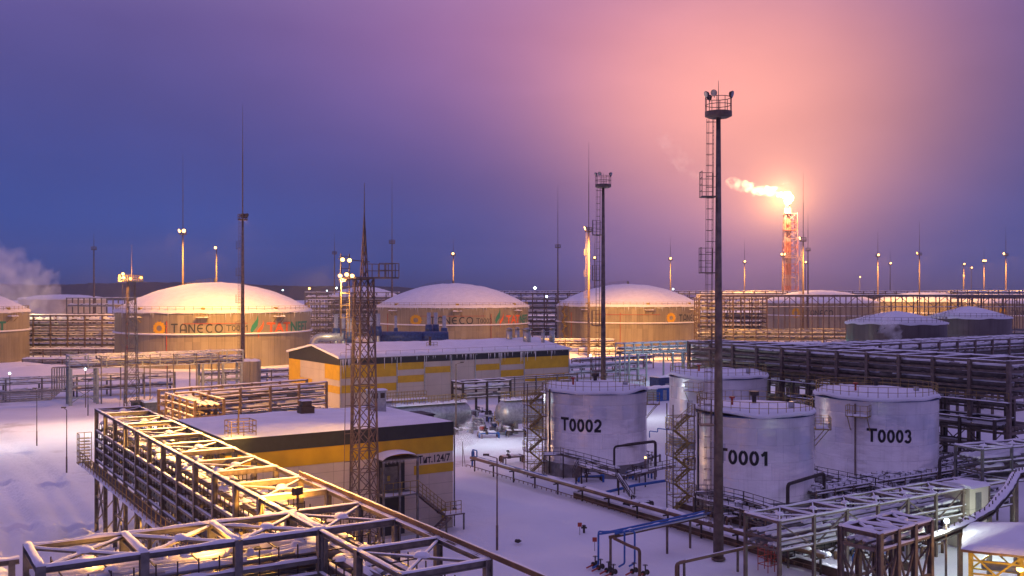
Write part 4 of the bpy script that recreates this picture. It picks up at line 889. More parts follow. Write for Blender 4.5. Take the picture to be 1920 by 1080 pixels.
# green-lit shed right of the nearest mast
c = PZ(1360, 668, 4.5); t = thing('industrial_building', 'far low yellow and green shed with snowy roof lit by teal lamps', 'building', (c.x, c.y, 0), math.radians(14))
L3 = 30; MB().box((0, 0, -.4), (L3, 12, 6.0)).build('wall', yelw, t); MB().box((-.05, -.05, 4.6), (L3 + .05, 12.05, 6.1)).build('dark_band', charcoal, t)
m = MB(); m.add([(-.4, -.4, 6.1), (L3 + .4, -.4, 6.1), (L3 + .4, 6, 7.6), (-.4, 6, 7.6), (-.4, 12.4, 6.1), (L3 + .4, 12.4, 6.1)], [(0, 1, 2, 3), (3, 2, 5, 4), (0, 3, 4), (1, 5, 2)]); m.build('roof_snow', snow, t)
lp = []
for x, mt in ((9, lamp_cool), (16, lamp_teal), (28.5, lamp_teal)):
    m = MB(); m.box((x, -1.0, 6.2), (x + .5, -.7, 6.55)); m.build('wall_lamp', mt, t)
    w_ = Matrix.Rotation(math.radians(14), 4, 'Z') @ Vector((x + .2, -1.6, 6.3)); light((c.x + w_.x, c.y + w_.y, w_.z), 700, TEAL, size=.3)
# blue and green cabins
BC = 'site cabins beside the white tanks'
def cabin(label, px, py, w, d, h, mm, rz=TH, z=0):
    c = G(px, py); t = thing('site_cabin', label, 'cabin', (c.x, c.y, z), rz, BC); MB().box((0, 0, -.2), (w, d, h)).build('wall', mm, t); MB().box((-.1, -.1, h), (w + .1, d + .1, h + .08)).build('roof', steel, t)
    MB().ridge((-.1, d / 2, h + .08), (w + .1, d / 2, h + .08), d + .1, .3).build('roof_snow', snow, t); MB().box((w * .3, -.03, .1), (w * .3 + .9, 0, 2.0)).build('door', galv, t)
    m = MB()
    for i in range(int(w / .35)): m.box((.1 + i * .35, -.02, .1), (.2 + i * .35, 0, h - .1))
    m.build('wall_ribs', mm, t)
cabin('bright blue metal cabin between the two rear white tanks', 1232, 752, 5.0, 3, 2.4, bluep)
cabin('pale green cabin at the right edge of the white tank marked T0002', 1214, 757, 2.2, 2.5, 2.6, teals)
cabin('dark blue cabin with snowy roof behind the bright blue one', 1236, 738, 5.5, 3, 3.2, blued)
c = G(1205, 757); t = thing('sign_board', 'yellow board standing at the foot of the cabins', 'sign', (c.x, c.y, 0), TH); MB().box((0, 0, .2), (1.3, .06, 2.1)).build('board', yels, t); MB().box((.05, .06, -.2), (.15, .14, 2.0)).build('post', steelb, t)
c = PY(1818, 945, 81); t = thing('equipment_cabin', 'pale grey equipment cabin with snowy top under the pinkish frame at right', 'cabin', (c.x, c.y, 0), TH); MB().box((0, 0, -.3), (2.6, 2.4, 5.0)).build('wall', whitef, t); MB().box((.8, -.03, 2.6), (1.6, 0, 4.5)).build('door', steel, t); MB().ridge((-.1, 1.2, 5.0), (2.7, 1.2, 5.0), 2.5, .35).build('roof_snow', snow, t)
# small snow covered sheds near the left tower
c = PZ(272, 752, 2.6); t = thing('shed', 'small brown shed with snow cap beside the left lattice tower', 'shed', (c.x, c.y, 0), TH); MB().box((0, 0, -.3), (2.4, 2, 2.4)).build('wall', steelb, t); MB().ridge((-.2, 1, 2.4), (2.6, 1, 2.4), 2.2, .45).build('roof_snow', snow, t)
c = PZ(250, 750, 2.6); t = thing('shed', 'dark flat shed left of the snow capped shed by the left tower', 'shed', (c.x, c.y, 0), TH); MB().box((0, 0, -.3), (2.2, 2, 2.2)).build('wall', steeld, t); MB().box((-.15, -.15, 2.2), (2.35, 2.15, 2.32)).build('roof', steelb, t)

# ------------------------------------------------------------------ lattice towers
def lattice(label, px, Y, wb, wt, zt, plat, spire, nseg, rz, m_=steelb):
    c = Vector(((px - 960) / F * Y, Y, 0)); t = thing('lattice_tower', label, 'lattice tower', c, rz)
    def cn(k, z): w = wb + (wt - wb) * z / zt; return Vector(((-1, 1, 1, -1)[k] * w / 2, (-1, -1, 1, 1)[k] * w / 2, z))
    for k in range(4): MB().beam(cn(k, -.4), cn(k, zt), .13).build('leg', m_, t)
    m = MB()
    for i in range(nseg):
        z0, z1 = zt * i / nseg, zt * (i + 1) / nseg
        for k in range(4):
            a, b = k, (k + 1) % 4; m.beam(cn(a, z0), cn(b, z1), .06); m.beam(cn(b, z0), cn(a, z1), .06); m.beam(cn(a, z1), cn(b, z1), .07)
    m.build('bracing', m_, t)
    m = MB(); lx = -wb / 2 - .25
    def lxz(z): return -(wb + (wt - wb) * z / zt) / 2 - .3
    for yy in (-.25, .25): m.beam((lxz(0) , yy, 0), (lxz(zt), yy, zt), .05)
    k = int(zt / .4)
    for i in range(k): z = zt * i / k; m.beam((lxz(z), -.25, z), (lxz(z), .25, z), .035)
    for i in range(int(zt / 2.2)):
        z = 1 + i * 2.2; m.beam((lxz(z) - .6, 0, z), (lxz(z) + .3, 0, z), .05)
    m.beam((lxz(0) - .6, 0, 0), (lxz(zt) - .6, 0, zt), .04); m.build('ladder', m_, t)
    return t, c
# big tower in front of the near building
t, TW1 = lattice('tall brown lattice tower with bright sodium lamps in front of the near building', 683, 79, 1.85, 1.1, 22.0, 22.0, 29.6, 13, TH)
m = MB(); m.box((-1.3, -1.3, 22.0), (2.4, 1.3, 22.12)); m.build('platform', steelb, t)
m = MB(); m.rail([(.7, -1.3, 22.1), (2.4, -1.3, 22.1), (2.4, 1.3, 22.1), (.7, 1.3, 22.1)], 1.1, .035, .6, 1, False); m.build('platform_railing', steelb, t)
m = MB()
for k in range(4):
    a = Vector(((-1, 1, 1, -1)[k] * .22, (-1, -1, 1, 1)[k] * .22, 22.1)); b = Vector((0, 0, 27.2)); m.beam(a, b, .07)
for i in range(6):
    z = 22.1 + i * .8; w = .22 * (1 - i * .8 / 5.1); w2 = .22 * (1 - (i + 1) * .8 / 5.1)
    for k in range(4):
        A = ((-1, 1, 1, -1)[k], (-1, -1, 1, 1)[k]); B = ((-1, 1, 1, -1)[(k + 1) % 4], (-1, -1, 1, 1)[(k + 1) % 4]); m.beam((A[0] * w, A[1] * w, z), (B[0] * w2, B[1] * w2, z + .8), .05)
m.tube((0, 0, 26.5), (0, 0, 29.6), .06, 6, .02); m.build('lightning_rod', steelb, t)
m = MB()
for x in (-2.4, -1.7): m.beam((x, -1.0, 17.5), (x, -1.0, 23.9), .07)
for i in range(7): m.beam((-2.4, -1.0, 18 + i * .95), (-1.7, -1.0, 18 + i * .95), .05)
m.beam((-2.4, -1, 18), (-1, -1, 18), .06); m.beam((-2.6, -1, 21.9), (0, -1, 21.9), .08); m.beam((-2.6, -1, 23.5), (0, -1, 23.3), .07); m.build('lamp_frame', steelb, t)
def flood(t, c, d, r=.3, mt=lamp_warm, body=steeld):      # floodlight facing d
    d = Vector(d).normalized(); c = Vector(c); b = MB(); b.tube(c - d * r * .9, c, r * .55, 12, r * 1.1); b.beam(c - d * r * .5 - Z * r * 1.6, c - d * r * .5, r * .2); o_ = b.build('floodlight', body, t)
    l_ = MB(); l_.tube(c - d * .0, c + d * .05, r * .98, 12); l_.build('lens', mt, o_); return o_
fl1 = [(-2.3, -1.1, 23.45), (-1.75, -1.15, 23.4), (-2.5, -1.1, 22.2), (-2.0, -1.2, 22.3), (-1.55, -1.2, 22.2)]
for p in fl1: flood(t, p, (-.55, -1, -.75), .16, lamp_hot)
# left tower
t, TW2 = lattice('brown lattice tower with one glaring lamp at left, its foot by the snowy road', 247, 168, 2.1, 1.0, 22.6, 22, 27, 10, TH)
m = MB(); m.box((-1.9, -.9, 22.6), (1.6, .9, 22.7)); m.build('platform', ochre, t); m = MB(); m.rail([(-1.9, -.9, 22.7), (1.6, -.9, 22.7)], 1.0, .05, .7, 1); m.rail([(-1.9, .9, 22.7), (1.6, .9, 22.7)], 1.0, .05, .7, 1); m.build('platform_railing', ochre, t)
MB().tube((.0, 0, 22.6), (0, 0, 28.8), .06, 6, .02).build('lightning_rod', steelb, t)
for p, mt in (((-1.5, -1.0, 23.3), lamp_hot), ((-.4, -1.0, 23.1), lamp_warm), ((1.3, -1.0, 23.3), lamp_warm), ((-1.6, -1.0, 23.9), lamp_hot)): flood(t, p, (-.3, -1, -.5), .24, mt)

# ------------------------------------------------------------------ tubular masts
MG = 'slim lightning masts'
def mast(label, px, Y, zp, zt, r0=.45, lamps=(), near=False, ladder=False, m_=steelb, base_z=-.4, lm=None, group=MG):
    c = Vector(((px - 960) / F * Y, Y, 0)); t = thing('light_mast', label, 'mast', c, 0, group); n = 16 if near else 8
    m = MB(); r1_ = r0 * .42
    m.tube((0, 0, base_z), (0, 0, zp), r0, n, r1_); m.build('shaft', m_, t, True)
    if near:
        m = MB(); m.lathe([(r0 * 1.02 + .12, .0), (r0 * 1.02 + .12, .12), (r0, .12)], 20); m.build('base_flange', m_, t)
    m = MB()
    if near: m.tube((0, 0, zp), (0, 0, zt), .05, 8, .015)
    else: m.tube((0, 0, zp), (0, 0, zp + (zt - zp) * .55), r1_ * .62, 6, r1_ * .5); m.tube((0, 0, zp + (zt - zp) * .55), (0, 0, zt), r1_ * .36, 6, .03)
    m.build('lightning_rod', m_, t)
    if zp < zt - .5 or near:
        pr = 1.05 if near else 1.2; m = MB(); m.lathe([(.05, zp - .42 if near else zp - .25), (pr * .75, zp - .42 if near else zp - .25), (pr, zp - .3), (pr, zp + .05), (.05, zp + .06)], 20); m.build('platform', m_, t)
        m = MB(); k = 10; m.rail([(pr * .97 * cos(2 * pi * i / k), pr * .97 * sin(2 * pi * i / k), zp) for i in range(k)], 1.15, .03 if near else .06, 9, 1, True); m.build('platform_railing', m_, t)
    for (a, mt) in lamps:
        e = Vector((cos(a), sin(a), 0)); pr = 1.1 if near else 1.3; flood(t, e * pr + Z * (zp + (1.35 if near else .9)), (e.x, e.y - .0, -.35), .24 if near else .62, mt, steeld)
    if ladder:
        m = MB(); x = -r0 - .18
        def rx(z): return -(r0 + (r1_ - r0) * max(0, z) / zp)
        top = zp - .5
        for dy_ in (-.22, .22): m.beam((rx(2) - .22, dy_, 2.2), (rx(top) - .22, dy_, top), .035)
        z = 2.4
        while z < top: m.beam((rx(z) - .22, -.22, z), (rx(z) - .22, .22, z), .025); z += .35
        z = 2.8
        for q in (-.22, 0, .22):
            m.beam((rx(3) - .75 if q == 0 else rx(3) - .6, q, 3.0), (rx(top) - .75 if q == 0 else rx(top) - .6, q, top), .025)
        while z < top:
            for a_, b_ in (((-.22, -.22), (-.6, -.25)), ((-.6, -.25), (-.75, 0)), ((-.75, 0), (-.6, .25)), ((-.6, .25), (-.22, .22))): m.beam((rx(z) + a_[0], a_[1], z), (rx(z) + b_[0], b_[1], z), .03)
            if int(z * 10) % 3 == 0: m.beam((rx(z), 0, z), (rx(z) - .22, 0, z), .04)
            z += .85
        m.build('caged_ladder', m_, t)
        for zz in (zp * .30, zp * .47, zp * .64, zp * .81):
            m = MB(); m.box((rx(zz) - 1.15, -.55, zz), (rx(zz), .55, zz + .08)); m.rail([(rx(zz) - 1.15, -.55, zz), (rx(zz) - 1.15, .55, zz), (rx(zz) - .1, .55, zz)], 2.0, .025, .5, 3); m.build('rest_platform', m_, t)
    return t, c
def Ym(yl, h=39.5): return (h - H) * F / (HZ - yl)
def head(t, z, px_off=()):  pass
mast('nearest tall brown mast, crowned with unlit floodlights, in front of the tank marked T0001', 1347, 78, 35.0, 37.5, .42, [(radians(a), mt) for a, mt in ((200, galv), (240, galv), (330, galv), (5, galv), (120, galv))], near=True, ladder=True, group='tall caged ladder masts')
mast('tall brown mast with caged ladder and unlit lamps behind the tank marked T0002', 1131, 131, 35.0, 36.6, .42, [(radians(a), galv) for a in (200, 240, 330, 5)], near=True, ladder=True, group='tall caged ladder masts')
WL, HL = lamp_warm, lamp_hot
S_ = radians(265); FR = radians(230); FL = radians(300)
mast('tall unlit mast in front of the orange lit tank at left', 455, 243, 38.6, 66.5, .62, [(radians(100), WL), (radians(60), WL)], ladder=True)
mast('lit mast with two lamps rising behind the leftmost dome, tall rod above', 343, 326, 39.8, 66, .5, [(FR, HL), (FL, HL)])
mast('lit mast without rod whose star of light hangs above the orange lit dome', 406, 452, 39.8, 40.2, .55, [(S_, HL)])
mast('unlit mast standing left of the leftmost big domed tank', 176, 440, 39.5, 47, .6)
mast('faint unlit mast between the lit dome and the lattice tower', 627, 492, 39.5, 50, .5)
mast('tall unlit mast with small collar just right of the lattice tower', 735, 384, 39.6, 66.2, .5)
mast('lit mast behind the crown of the second domed tank', 850, 515, 39.5, 48, .5, [(S_, HL)])
mast('tall unlit mast left of the third domed tank', 1046, 421, 39.6, 66, .5)
mast('tall mast with one lamp on its left in front of the third domed tank', 1104, 318, 40.2, 68.5, .5, [(radians(195), HL)], ladder=True)
mast('small lit mast glimpsed between the two masts before the third dome', 1115, 575, 39.5, 56, .5, [(S_, HL)])
mast('lit mast rising behind the right side of the third dome', 1257, 590, 39.5, 54, .5, [(S_, HL)])
mast('lit mast just right of the nearest tall mast, thin rod above', 1396, 650, 39.5, 55, .5, [(S_, HL)])
mast('mast with a small double lamp left of the flare stack', 1468, 531, 39.8, 57, .5, [(FR, HL), (FL, HL)])
mast('tallest mast beside the flare stack with a lamp on its left side', 1506, 371, 39.8, 65.5, .5, [(radians(190), HL)], ladder=True)
mast('unlit mast just right of the tallest mast by the flare', 1515, 460, 39.8, 57, .5)
mast('low lamp mast tucked behind the tallest mast by the flare', 1510, 664, 39.5, 41, .4, [(S_, HL)])
mast('dim far lamp whose post is nearly lost above the far domes', 1612, 900, 33.0, 33.3, .5, [(S_, HL)])
mast('lit mast with tall rod right of the flare, the brightest of its pair', 1646, 540, 39.8, 54, .5, [(S_, HL)])
mast('smaller lit mast close right of the bright one with tall rod', 1669, 690, 39.5, 51, .5, [(S_, HL)])
mast('tall mast with tiny dim lamp left of the grey cone roofs skyline gap', 1724, 515, 39.8, 57.5, .5, [(radians(190), WL)])
mast('first lit post of the close pair near the right edge, the higher light', 1807, 720, 39.8, 40.5, .5, [(S_, HL)])
mast('second lit post of the close pair near the right edge, the lower light', 1821, 820, 39.5, 40.5, .5, [(S_, HL)])
mast('thin short post with a tiny lamp under the close pair of lights', 1806, 760, 31.8, 32.0, .5, [(S_, WL)])
mast('mast with a wide flat lit head and thin rod near the right edge', 1845, 645, 39.8, 50, .5, [(FR, HL), (S_, HL), (FL, HL)])
mast('rightmost tall mast with one lamp on its left side', 1886, 523, 39.8, 55, .5, [(radians(200), HL)])

# street lamps near
def lamp_post(label, px, py, h=7.5, lit=False, arm=-.9, r=.07):
    c = G(px, py); t = thing('lamp_post', label, 'lamp post', c, 0, 'thin lamp posts standing in the snow')
    m = MB(); m.tube((0, 0, -.3), (0, 0, 1.8), r * 1.4, 8); m.tube((0, 0, 1.8), (0, 0, h), r, 8, r * .7); m.build('post', steelb, t)
    m = MB(); m.tube((0, 0, h), (arm, 0, h + .25), .035, 6); m.build('arm', steelb, t); s_ = 1 if arm > 0 else -1
    m = MB(); m.box((arm - .25, -.12, h + .22), (arm + .25, .12, h + .36)); m.build('lamp_head', steeld if not lit else lamp_cool, t)
lamp_post('thin unlit lamp post standing alone on the snow right of the near building', 932, 1026, 7.3, arm=-.9)
lamp_post('unlit lamp post on the snowfield left of the orange rack, the nearer of two', 125, 885, 7.2, arm=-.35)
lamp_post('unlit lamp post at far left on the snowfield', 69, 833, 7.4, arm=-.3)
lamp_post('lamp post with short arm before the wall of the long striped building', 855, 812, 10.2, arm=.9, r=.12)
lamp_post('short lamp post beside the braced legs of the left pipe bridge', 165, 778, 5.5, arm=.3)
lamp_post('thin lamp post in front of the left gable of the striped building', 658, 792, 12.2, arm=-.6, r=.08)

# ------------------------------------------------------------------ flare stack
YF = 900; cx = (1478 - 960) / F * YF; t = thing('flare_stack', 'red and white banded flare stack with a burning flame at its top', 'flare stack', (cx, YF, 0))
def band_fn(nt, b, tcn):
    sx = N(nt, 'ShaderNodeSeparateXYZ'); nt.links.new(tcn.outputs['Object'], sx.inputs[0])
    k = math_(nt, 'LESS_THAN', math_(nt, 'FRACT', math_(nt, 'DIVIDE', math_(nt, 'ADD', sx.outputs[2], 4.0), 20.0)), .5)
    mx = N(nt, 'ShaderNodeMix', data_type='RGBA'); nt.links.new(k, mx.inputs[0]); mx.inputs[6].default_value = (.42, .23, .16, 1); mx.inputs[7].default_value = (.42, .14, .07, 1); nt.links.new(mx.outputs[2], b.inputs['Base Color'])  # both band colours pulled towards orange to paint in the flame's glow and haze
flm = mat('red and white bands tinted by glow', (.5, .3, .2), .6, var=.02, fn=band_fn)
for x in (-2.6, -.2, 2.2): MB().tube((x * .8, 1, -.5), (x * .8, 1, 96), 1.25, 12).build('riser', flm, t)
m = MB(); xsq = [(-3.6, -2), (9.2, -2), (9.2, 9), (-3.6, 9)]
for x, y in xsq: m.beam((x, y, -.5), (x - (x - 2) * .2, y - y * .2, 92), .5)
for i in range(12):
    z0, z1 = i * 7.6, (i + 1) * 7.6; f0, f1 = 1 - .2 * z0 / 92, 1 - .2 * z1 / 92
    for k in range(4):
        a, b = xsq[k], xsq[(k + 1) % 4]; A = Vector((2 + (a[0] - 2) * f0, a[1] * f0, z0)); B = Vector((2 + (b[0] - 2) * f1, b[1] * f1, z1)); A2 = Vector((2 + (a[0] - 2) * f1, a[1] * f1, z1)); m.beam(A, B, .3); m.beam(A2, B, .35)
        m.beam(Vector((2 + (b[0] - 2) * f0, b[1] * f0, z0)), A2, .3)
m.build('lattice_frame', flm, t)
for z in (15, 33, 51, 76, 91): MB().box((-3.6, -2.5, z), (6.5, 6, z + .5)).build('platform', flm, t)
m = MB()
for x in (-1.8, 0, 1.6): m.tube((x, 1, 92), (x, 1, 101.5), .5, 8)
m.build('burner_tips', flm, t)
flame_m = mat('flame', (1, .6, .2), var=0, emit=(1.0, .74, .36), estr=9)
m = MB(); import bmesh
def lumpy(mb, c, rx, ry, rz, seed, amp=.3, n=20, k=12):
    o = len(mb.v); c = Vector(c)
    for i in range(k + 1):
        ph = -pi / 2 + pi * i / k
        for j in range(n):
            a = 2 * pi * j / n; d = Vector((cos(ph) * cos(a), cos(ph) * sin(a), sin(ph))); s_ = 1 + amp * noise.noise(d * 1.7 + Vector((seed, seed, 0)))
            mb.v.append((c.x + d.x * rx * s_, c.y + d.y * ry * s_, c.z + d.z * rz * s_))
    for i in range(k):
        for j in range(n): mb.f.append((o + i * n + j, o + i * n + (j + 1) % n, o + (i + 1) * n + (j + 1) % n, o + (i + 1) * n + j))
lumpy(m, (0, 1, 105.5), 3.6, 3.4, 5.6, 3, .9); lumpy(m, (-4.5, 1, 108), 4.4, 2.8, 2.2, 5, .9); m.build('flame', flame_m, t, True)
light((cx - 8, YF - 14, 113), 1.5e6, (1.0, .55, .30), size=4, name='flame_light')

# ------------------------------------------------------------------ smoke and steam (volumes with cloudy density)
def smoke_mat(name, col, dens, scale, lo, hi, emit=0.0):
    m = bpy.data.materials.new(name); m.use_nodes = True; nt = m.node_tree; nt.nodes.remove(nt.nodes['Principled BSDF'])
    out = nt.nodes['Material Output']; v = N(nt, 'ShaderNodeVolumePrincipled'); tcn = N(nt, 'ShaderNodeTexCoord')
    n = N(nt, 'ShaderNodeTexNoise'); n.inputs['Scale'].default_value = scale; n.inputs['Detail'].default_value = 4
    nt.links.new(tcn.outputs['Object'], n.inputs['Vector'])
    mr = N(nt, 'ShaderNodeMapRange'); mr.inputs['From Min'].default_value = lo; mr.inputs['From Max'].default_value = hi; mr.inputs['To Max'].default_value = dens
    nt.links.new(n.outputs['Fac'], mr.inputs['Value']); nt.links.new(mr.outputs[0], v.inputs['Density']); v.inputs['Color'].default_value = (*col, 1); nt.links.new(v.outputs[0], out.inputs['Volume']); return m
def plume(name, label, cat, pts, m_, seed, n=18):
    # one closed lumpy tube along pts [(centre, radius)]
    mb = MB(); path = []
    for (a, ra), (b, rb) in zip(pts, pts[1:]):
        for k in range(6): f = k / 6; path.append((Vector(a).lerp(Vector(b), f), ra + (rb - ra) * f))
    path.append((Vector(pts[-1][0]), pts[-1][1]))
    for i, (c, r) in enumerate(path):
        d = (path[min(i + 1, len(path) - 1)][0] - path[max(i - 1, 0)][0]).normalized(); x = d.cross(Vector((0, 1, .01))).normalized(); y = x.cross(d)
        e = min(1, (i + .25) / 1.5, (len(path) - 1 - i + .25) / 1.5)
        for j in range(n):
            a = 2 * pi * j / n; v = x * cos(a) + y * sin(a); k = 1 + .55 * noise.noise(c * (1.1 / r) + v * 1.3 + Vector((seed, 0, 0)))
            mb.v.append(tuple(c + v * r * k * e))
    L = len(path)
    for i in range(L - 1):
        for j in range(n): mb.f.append((i * n + j, i * n + (j + 1) % n, (i + 1) * n + (j + 1) % n, (i + 1) * n + j))
    mb.f.append(tuple(range(n - 1, -1, -1))); mb.f.append(tuple((L - 1) * n + j for j in range(n)))
    c0 = path[0][0].copy(); mb.v = [(v[0] - c0.x, v[1] - c0.y, v[2] - c0.z) for v in mb.v]
    o = mb.build(name, m_, None, True); o.location = c0; bm = bmesh.new(); bm.from_mesh(o.data); bmesh.ops.recalc_face_normals(bm, faces=bm.faces); bm.to_mesh(o.data); bm.free(); tag(o, label, cat, kind='stuff'); return o
sm1 = smoke_mat('lit smoke', (1.0, .88, .74), .05, .16, .46, .60)
plume('smoke_plume', 'bright orange lit smoke drifting left from the flare flame', 'smoke', [(PY(1474, 364, 900), 3), (PY(1450, 358, 900), 4.2), (PY(1425, 357, 898), 5.5), (PY(1405, 353, 897), 5.5), (PY(1385, 345, 896), 6), (PY(1358, 341, 895), 4)], sm1, 2)
sm2 = smoke_mat('thin smoke', (1.0, .97, .95), .012, .10, .48, .62)
plume('smoke_plume', 'faint wisp of smoke high left of the nearest tall mast', 'smoke', [(PY(1320, 325, 890), 6), (PY(1290, 315, 890), 8), (PY(1262, 290, 890), 9), (PY(1245, 255, 890), 8), (PY(1240, 238, 890), 4)], sm2, 4)
st1 = smoke_mat('steam', (1, .97, .95), .075, .22, .40, .66)
plume('steam_cloud', 'cloud of pale steam at the left edge behind the cut off tank', 'steam', [(PY(112, 592, 345), 4), (PY(85, 575, 345), 8), (PY(50, 555, 345), 12), (PY(5, 540, 345), 14), (PY(-60, 525, 345), 15)], st1, 6)
st2 = smoke_mat('near steam', (1, 1, 1), .35, .6, .38, .62)
plume('steam_cloud', 'small puff of white steam on the snow behind the right end of the near building', 'steam', [(G(855, 850) + Z * .5, .6), (G(868, 848) + Z * 1.6, 1.5), (G(885, 846) + Z * 2.8, 1.6), (G(900, 844) + Z * 3.6, .8)], st2, 8)
plume('steam_cloud', 'small puff of steam in front of the grey ribbed tanks', 'steam', [(PY(1682, 640, 196), 1.0), (PY(1675, 622, 196), 1.8), (PY(1662, 606, 196), 2.2), (PY(1650, 600, 196), 1.0)], st2, 9)

# ------------------------------------------------------------------ process area behind the near building: vessels and pumps
def vessel(label, px, py, Y, L, R, rz=TH, m_=galv, z=None):
    c = PY(px, py, Y); zc = c.z if z is None else z; t = thing('horizontal_vessel', label, 'vessel', (c.x, c.y, 0), rz, 'horizontal steel vessels')
    m = MB(); o_pr = [(0.02, -L / 2 - R * .5), (R * .5, -L / 2 - R * .42), (R * .85, -L / 2 - R * .22), (R, -L / 2), (R, L / 2), (R * .85, L / 2 + R * .22), (R * .5, L / 2 + R * .42), (.02, L / 2 + R * .5)]
    m.lathe(o_pr, 32); m.v = [(v[2], v[1], v[0] + zc) for v in m.v]; m.build('shell', m_, t, True)
    for x in (-L * .3, L * .3): m = MB(); m.box((x - .2, -R * .8, -.3), (x + .2, R * .8, zc - R * .6)); m.build('saddle', concrete, t)
    m = MB(); m.box((-L / 2, -.5, zc + R + .1), (L / 2, .5, zc + R + .16)); m.rail([(-L / 2, -.5, zc + R + .16), (L / 2, -.5, zc + R + .16), (L / 2, .5, zc + R + .16), (-L / 2, .5, zc + R + .16)], 1.1, .035, 1.0, 1, True); m.build('top_walkway', ochre, t)
    MB().ridge((-L / 2, 0, zc + R + .1), (L / 2, 0, zc + R + .1), 1.6, .35).build('snow_cover', snow, t)
vessel('horizontal steel vessel left of the pumps, mostly behind the snowy roof', 806, 780, 150, 12, 1.75)
vessel('horizontal steel vessel with copper lit end right of the pumps', 985, 771, 150, 8, 1.8)
vessel('snow covered horizontal vessel farther left behind the flat roof', 745, 768, 160, 10, 1.5)
PG = 'pump sets between the vessels'
def pump(label, px, py, rz, mm):
    c = G(px, py); t = thing('pump_set', label, 'pump', c, rz, PG)
    MB().box((-1.1, -.5, -.2), (1.1, .5, .35)).build('plinth', concrete, t)
    m = MB(); m.tube((-.9, 0, .85), (.1, 0, .85), .33, 12); m.tube((.1, 0, .85), (.35, 0, .85), .12, 8); m.build('motor', mm, t, True)
    m = MB(); m.tube((.35, 0, .85), (.7, 0, .85), .42, 12); m.path([(.55, 0, .9), (.55, 0, 2.1), (.55, 1.4, 2.1)], .13); m.path([(.6, 0, .85), (1.4, 0, .85), (1.4, 0, 0)], .14); m.build('casing', galv, t)
    MB().ridge((-.9, 0, 1.12), (.1, 0, 1.12), .5, .16).build('snow_cover', snow, t)
for i, (px, py, mm, lb) in enumerate(((858, 800, blued, 'blue pump set at the foot of the left vessel'), (883, 806, teals, 'green pump set in the middle of the lit yard, left one'), (905, 812, redp, 'red motor pump set in the middle of the lit yard'),
                                      (926, 806, blued, 'dark blue pump set just left of the right vessel'), (898, 795, galv, 'silver pump set behind the red motor one'), (946, 814, galv, 'silver pump set in front of the right vessel'))): pump(lb, px, py, TH + .4 * i, mm)
c = G(868, 792); t = pipe_rack('dark framed pipe rack over the pump sets', (c.x, c.y, 0), U, 9, 3.5, [(4.0, P(3.5, 5, .1, .2, 301)), (5.3, P(3.5, 5, .1, .22, 302))], 6.4, 4.5, .3, steeld, cross=False, snowy=1.4)
c = G(935, 800); t = thing('yellow_frame', 'small yellow steel frame beside the red pump', 'frame', c, TH); m = MB(); m.rail([(0, 0, 0), (1.2, 0, 0), (1.2, 1.2, 0), (0, 1.2, 0)], 2.2, .05, .6, 2, True); m.build('frame', yels, t)

# stacks and blue ducts behind the long building's roof
SG = 'silver exhaust stacks with blue bases behind the striped building'
for i, (px, yt, yb, Y, lb) in enumerate(((630, 590, 672, 245, 'first'), (643, 591, 672, 247, 'second'), (655, 597, 676, 240, 'third'), (697, 588, 665, 262, 'fourth'), (709, 588, 665, 262, 'fifth'),
                                         (742, 592, 640, 270, 'sixth'), (804, 586, 640, 275, 'seventh'), (817, 586, 640, 278, 'eighth'), (833, 592, 640, 275, 'ninth'))):
    c = PY(px, yt, Y); t = thing('exhaust_stack', lb + ' of the nine exhaust stacks behind the striped roof, counted from the left', 'stack', (c.x, c.y, 0), 0, SG); r = .55 if i != 5 else .35
    MB().tube((0, 0, -.3), (0, 0, c.z), r, 14).build('flue', galv, t, True); MB().tube((0, 0, c.z - 5.8), (0, 0, c.z - 3.3), r * 1.9, 12, r * 1.7).build('silencer', blued, t, True)
for lb, px, Y in (('left', 735, 266), ('right', 785, 268)):
    c = PY(px, 632, Y); t = thing('duct', 'dark blue horizontal duct behind the striped roof, %s one of two' % lb, 'duct', (c.x, c.y, 0)); m = MB(); m.tube((-4, 0, c.z), (8, 0, c.z), 1.5, 16); m.build('duct_body', blued, t, True)
    for x in (-3, 2, 7): MB().box((x - .2, -1, -.3), (x + .2, 1, c.z)).build('support', steeld, t)
c = PY(595, 642, 235); t = thing('duct', 'shiny bent duct elbow above the left gable of the striped building', 'duct', (c.x, c.y, 0)); MB().path([(-1.2, 0, 0), (-1.2, 0, c.z - .5), (-.2, 0, c.z + 1.2), (6, 1, c.z + 1.2)], .9, 12).build('duct_body', galv, t, True)
# vertical vessel pair by the tall unlit mast
for lb, px, r in (('left', 463, 1.6), ('right', 477, 1.4)):
    c = PY(px, 716, 222); t = thing('vertical_vessel', 'brown upright vessel below the tall unlit mast, %s one of the pair' % lb, 'vessel', (c.x, c.y, 0), 0, 'upright vessels below the tall unlit mast'); MB().lathe([(r, -.3), (r, 5.2), (r * .8, 5.6), (.05, 5.8)], 24).build('shell', bigwall, t, True); MB().lathe([(r * .95, 5.4), (r * .8, 5.75), (.05, 6.0)], 20).build('snow_cap', snow, t, True)
    MB().tube((0, 0, -.3), (0, 0, .2), r + .1, 24).build('plinth', concrete, t)

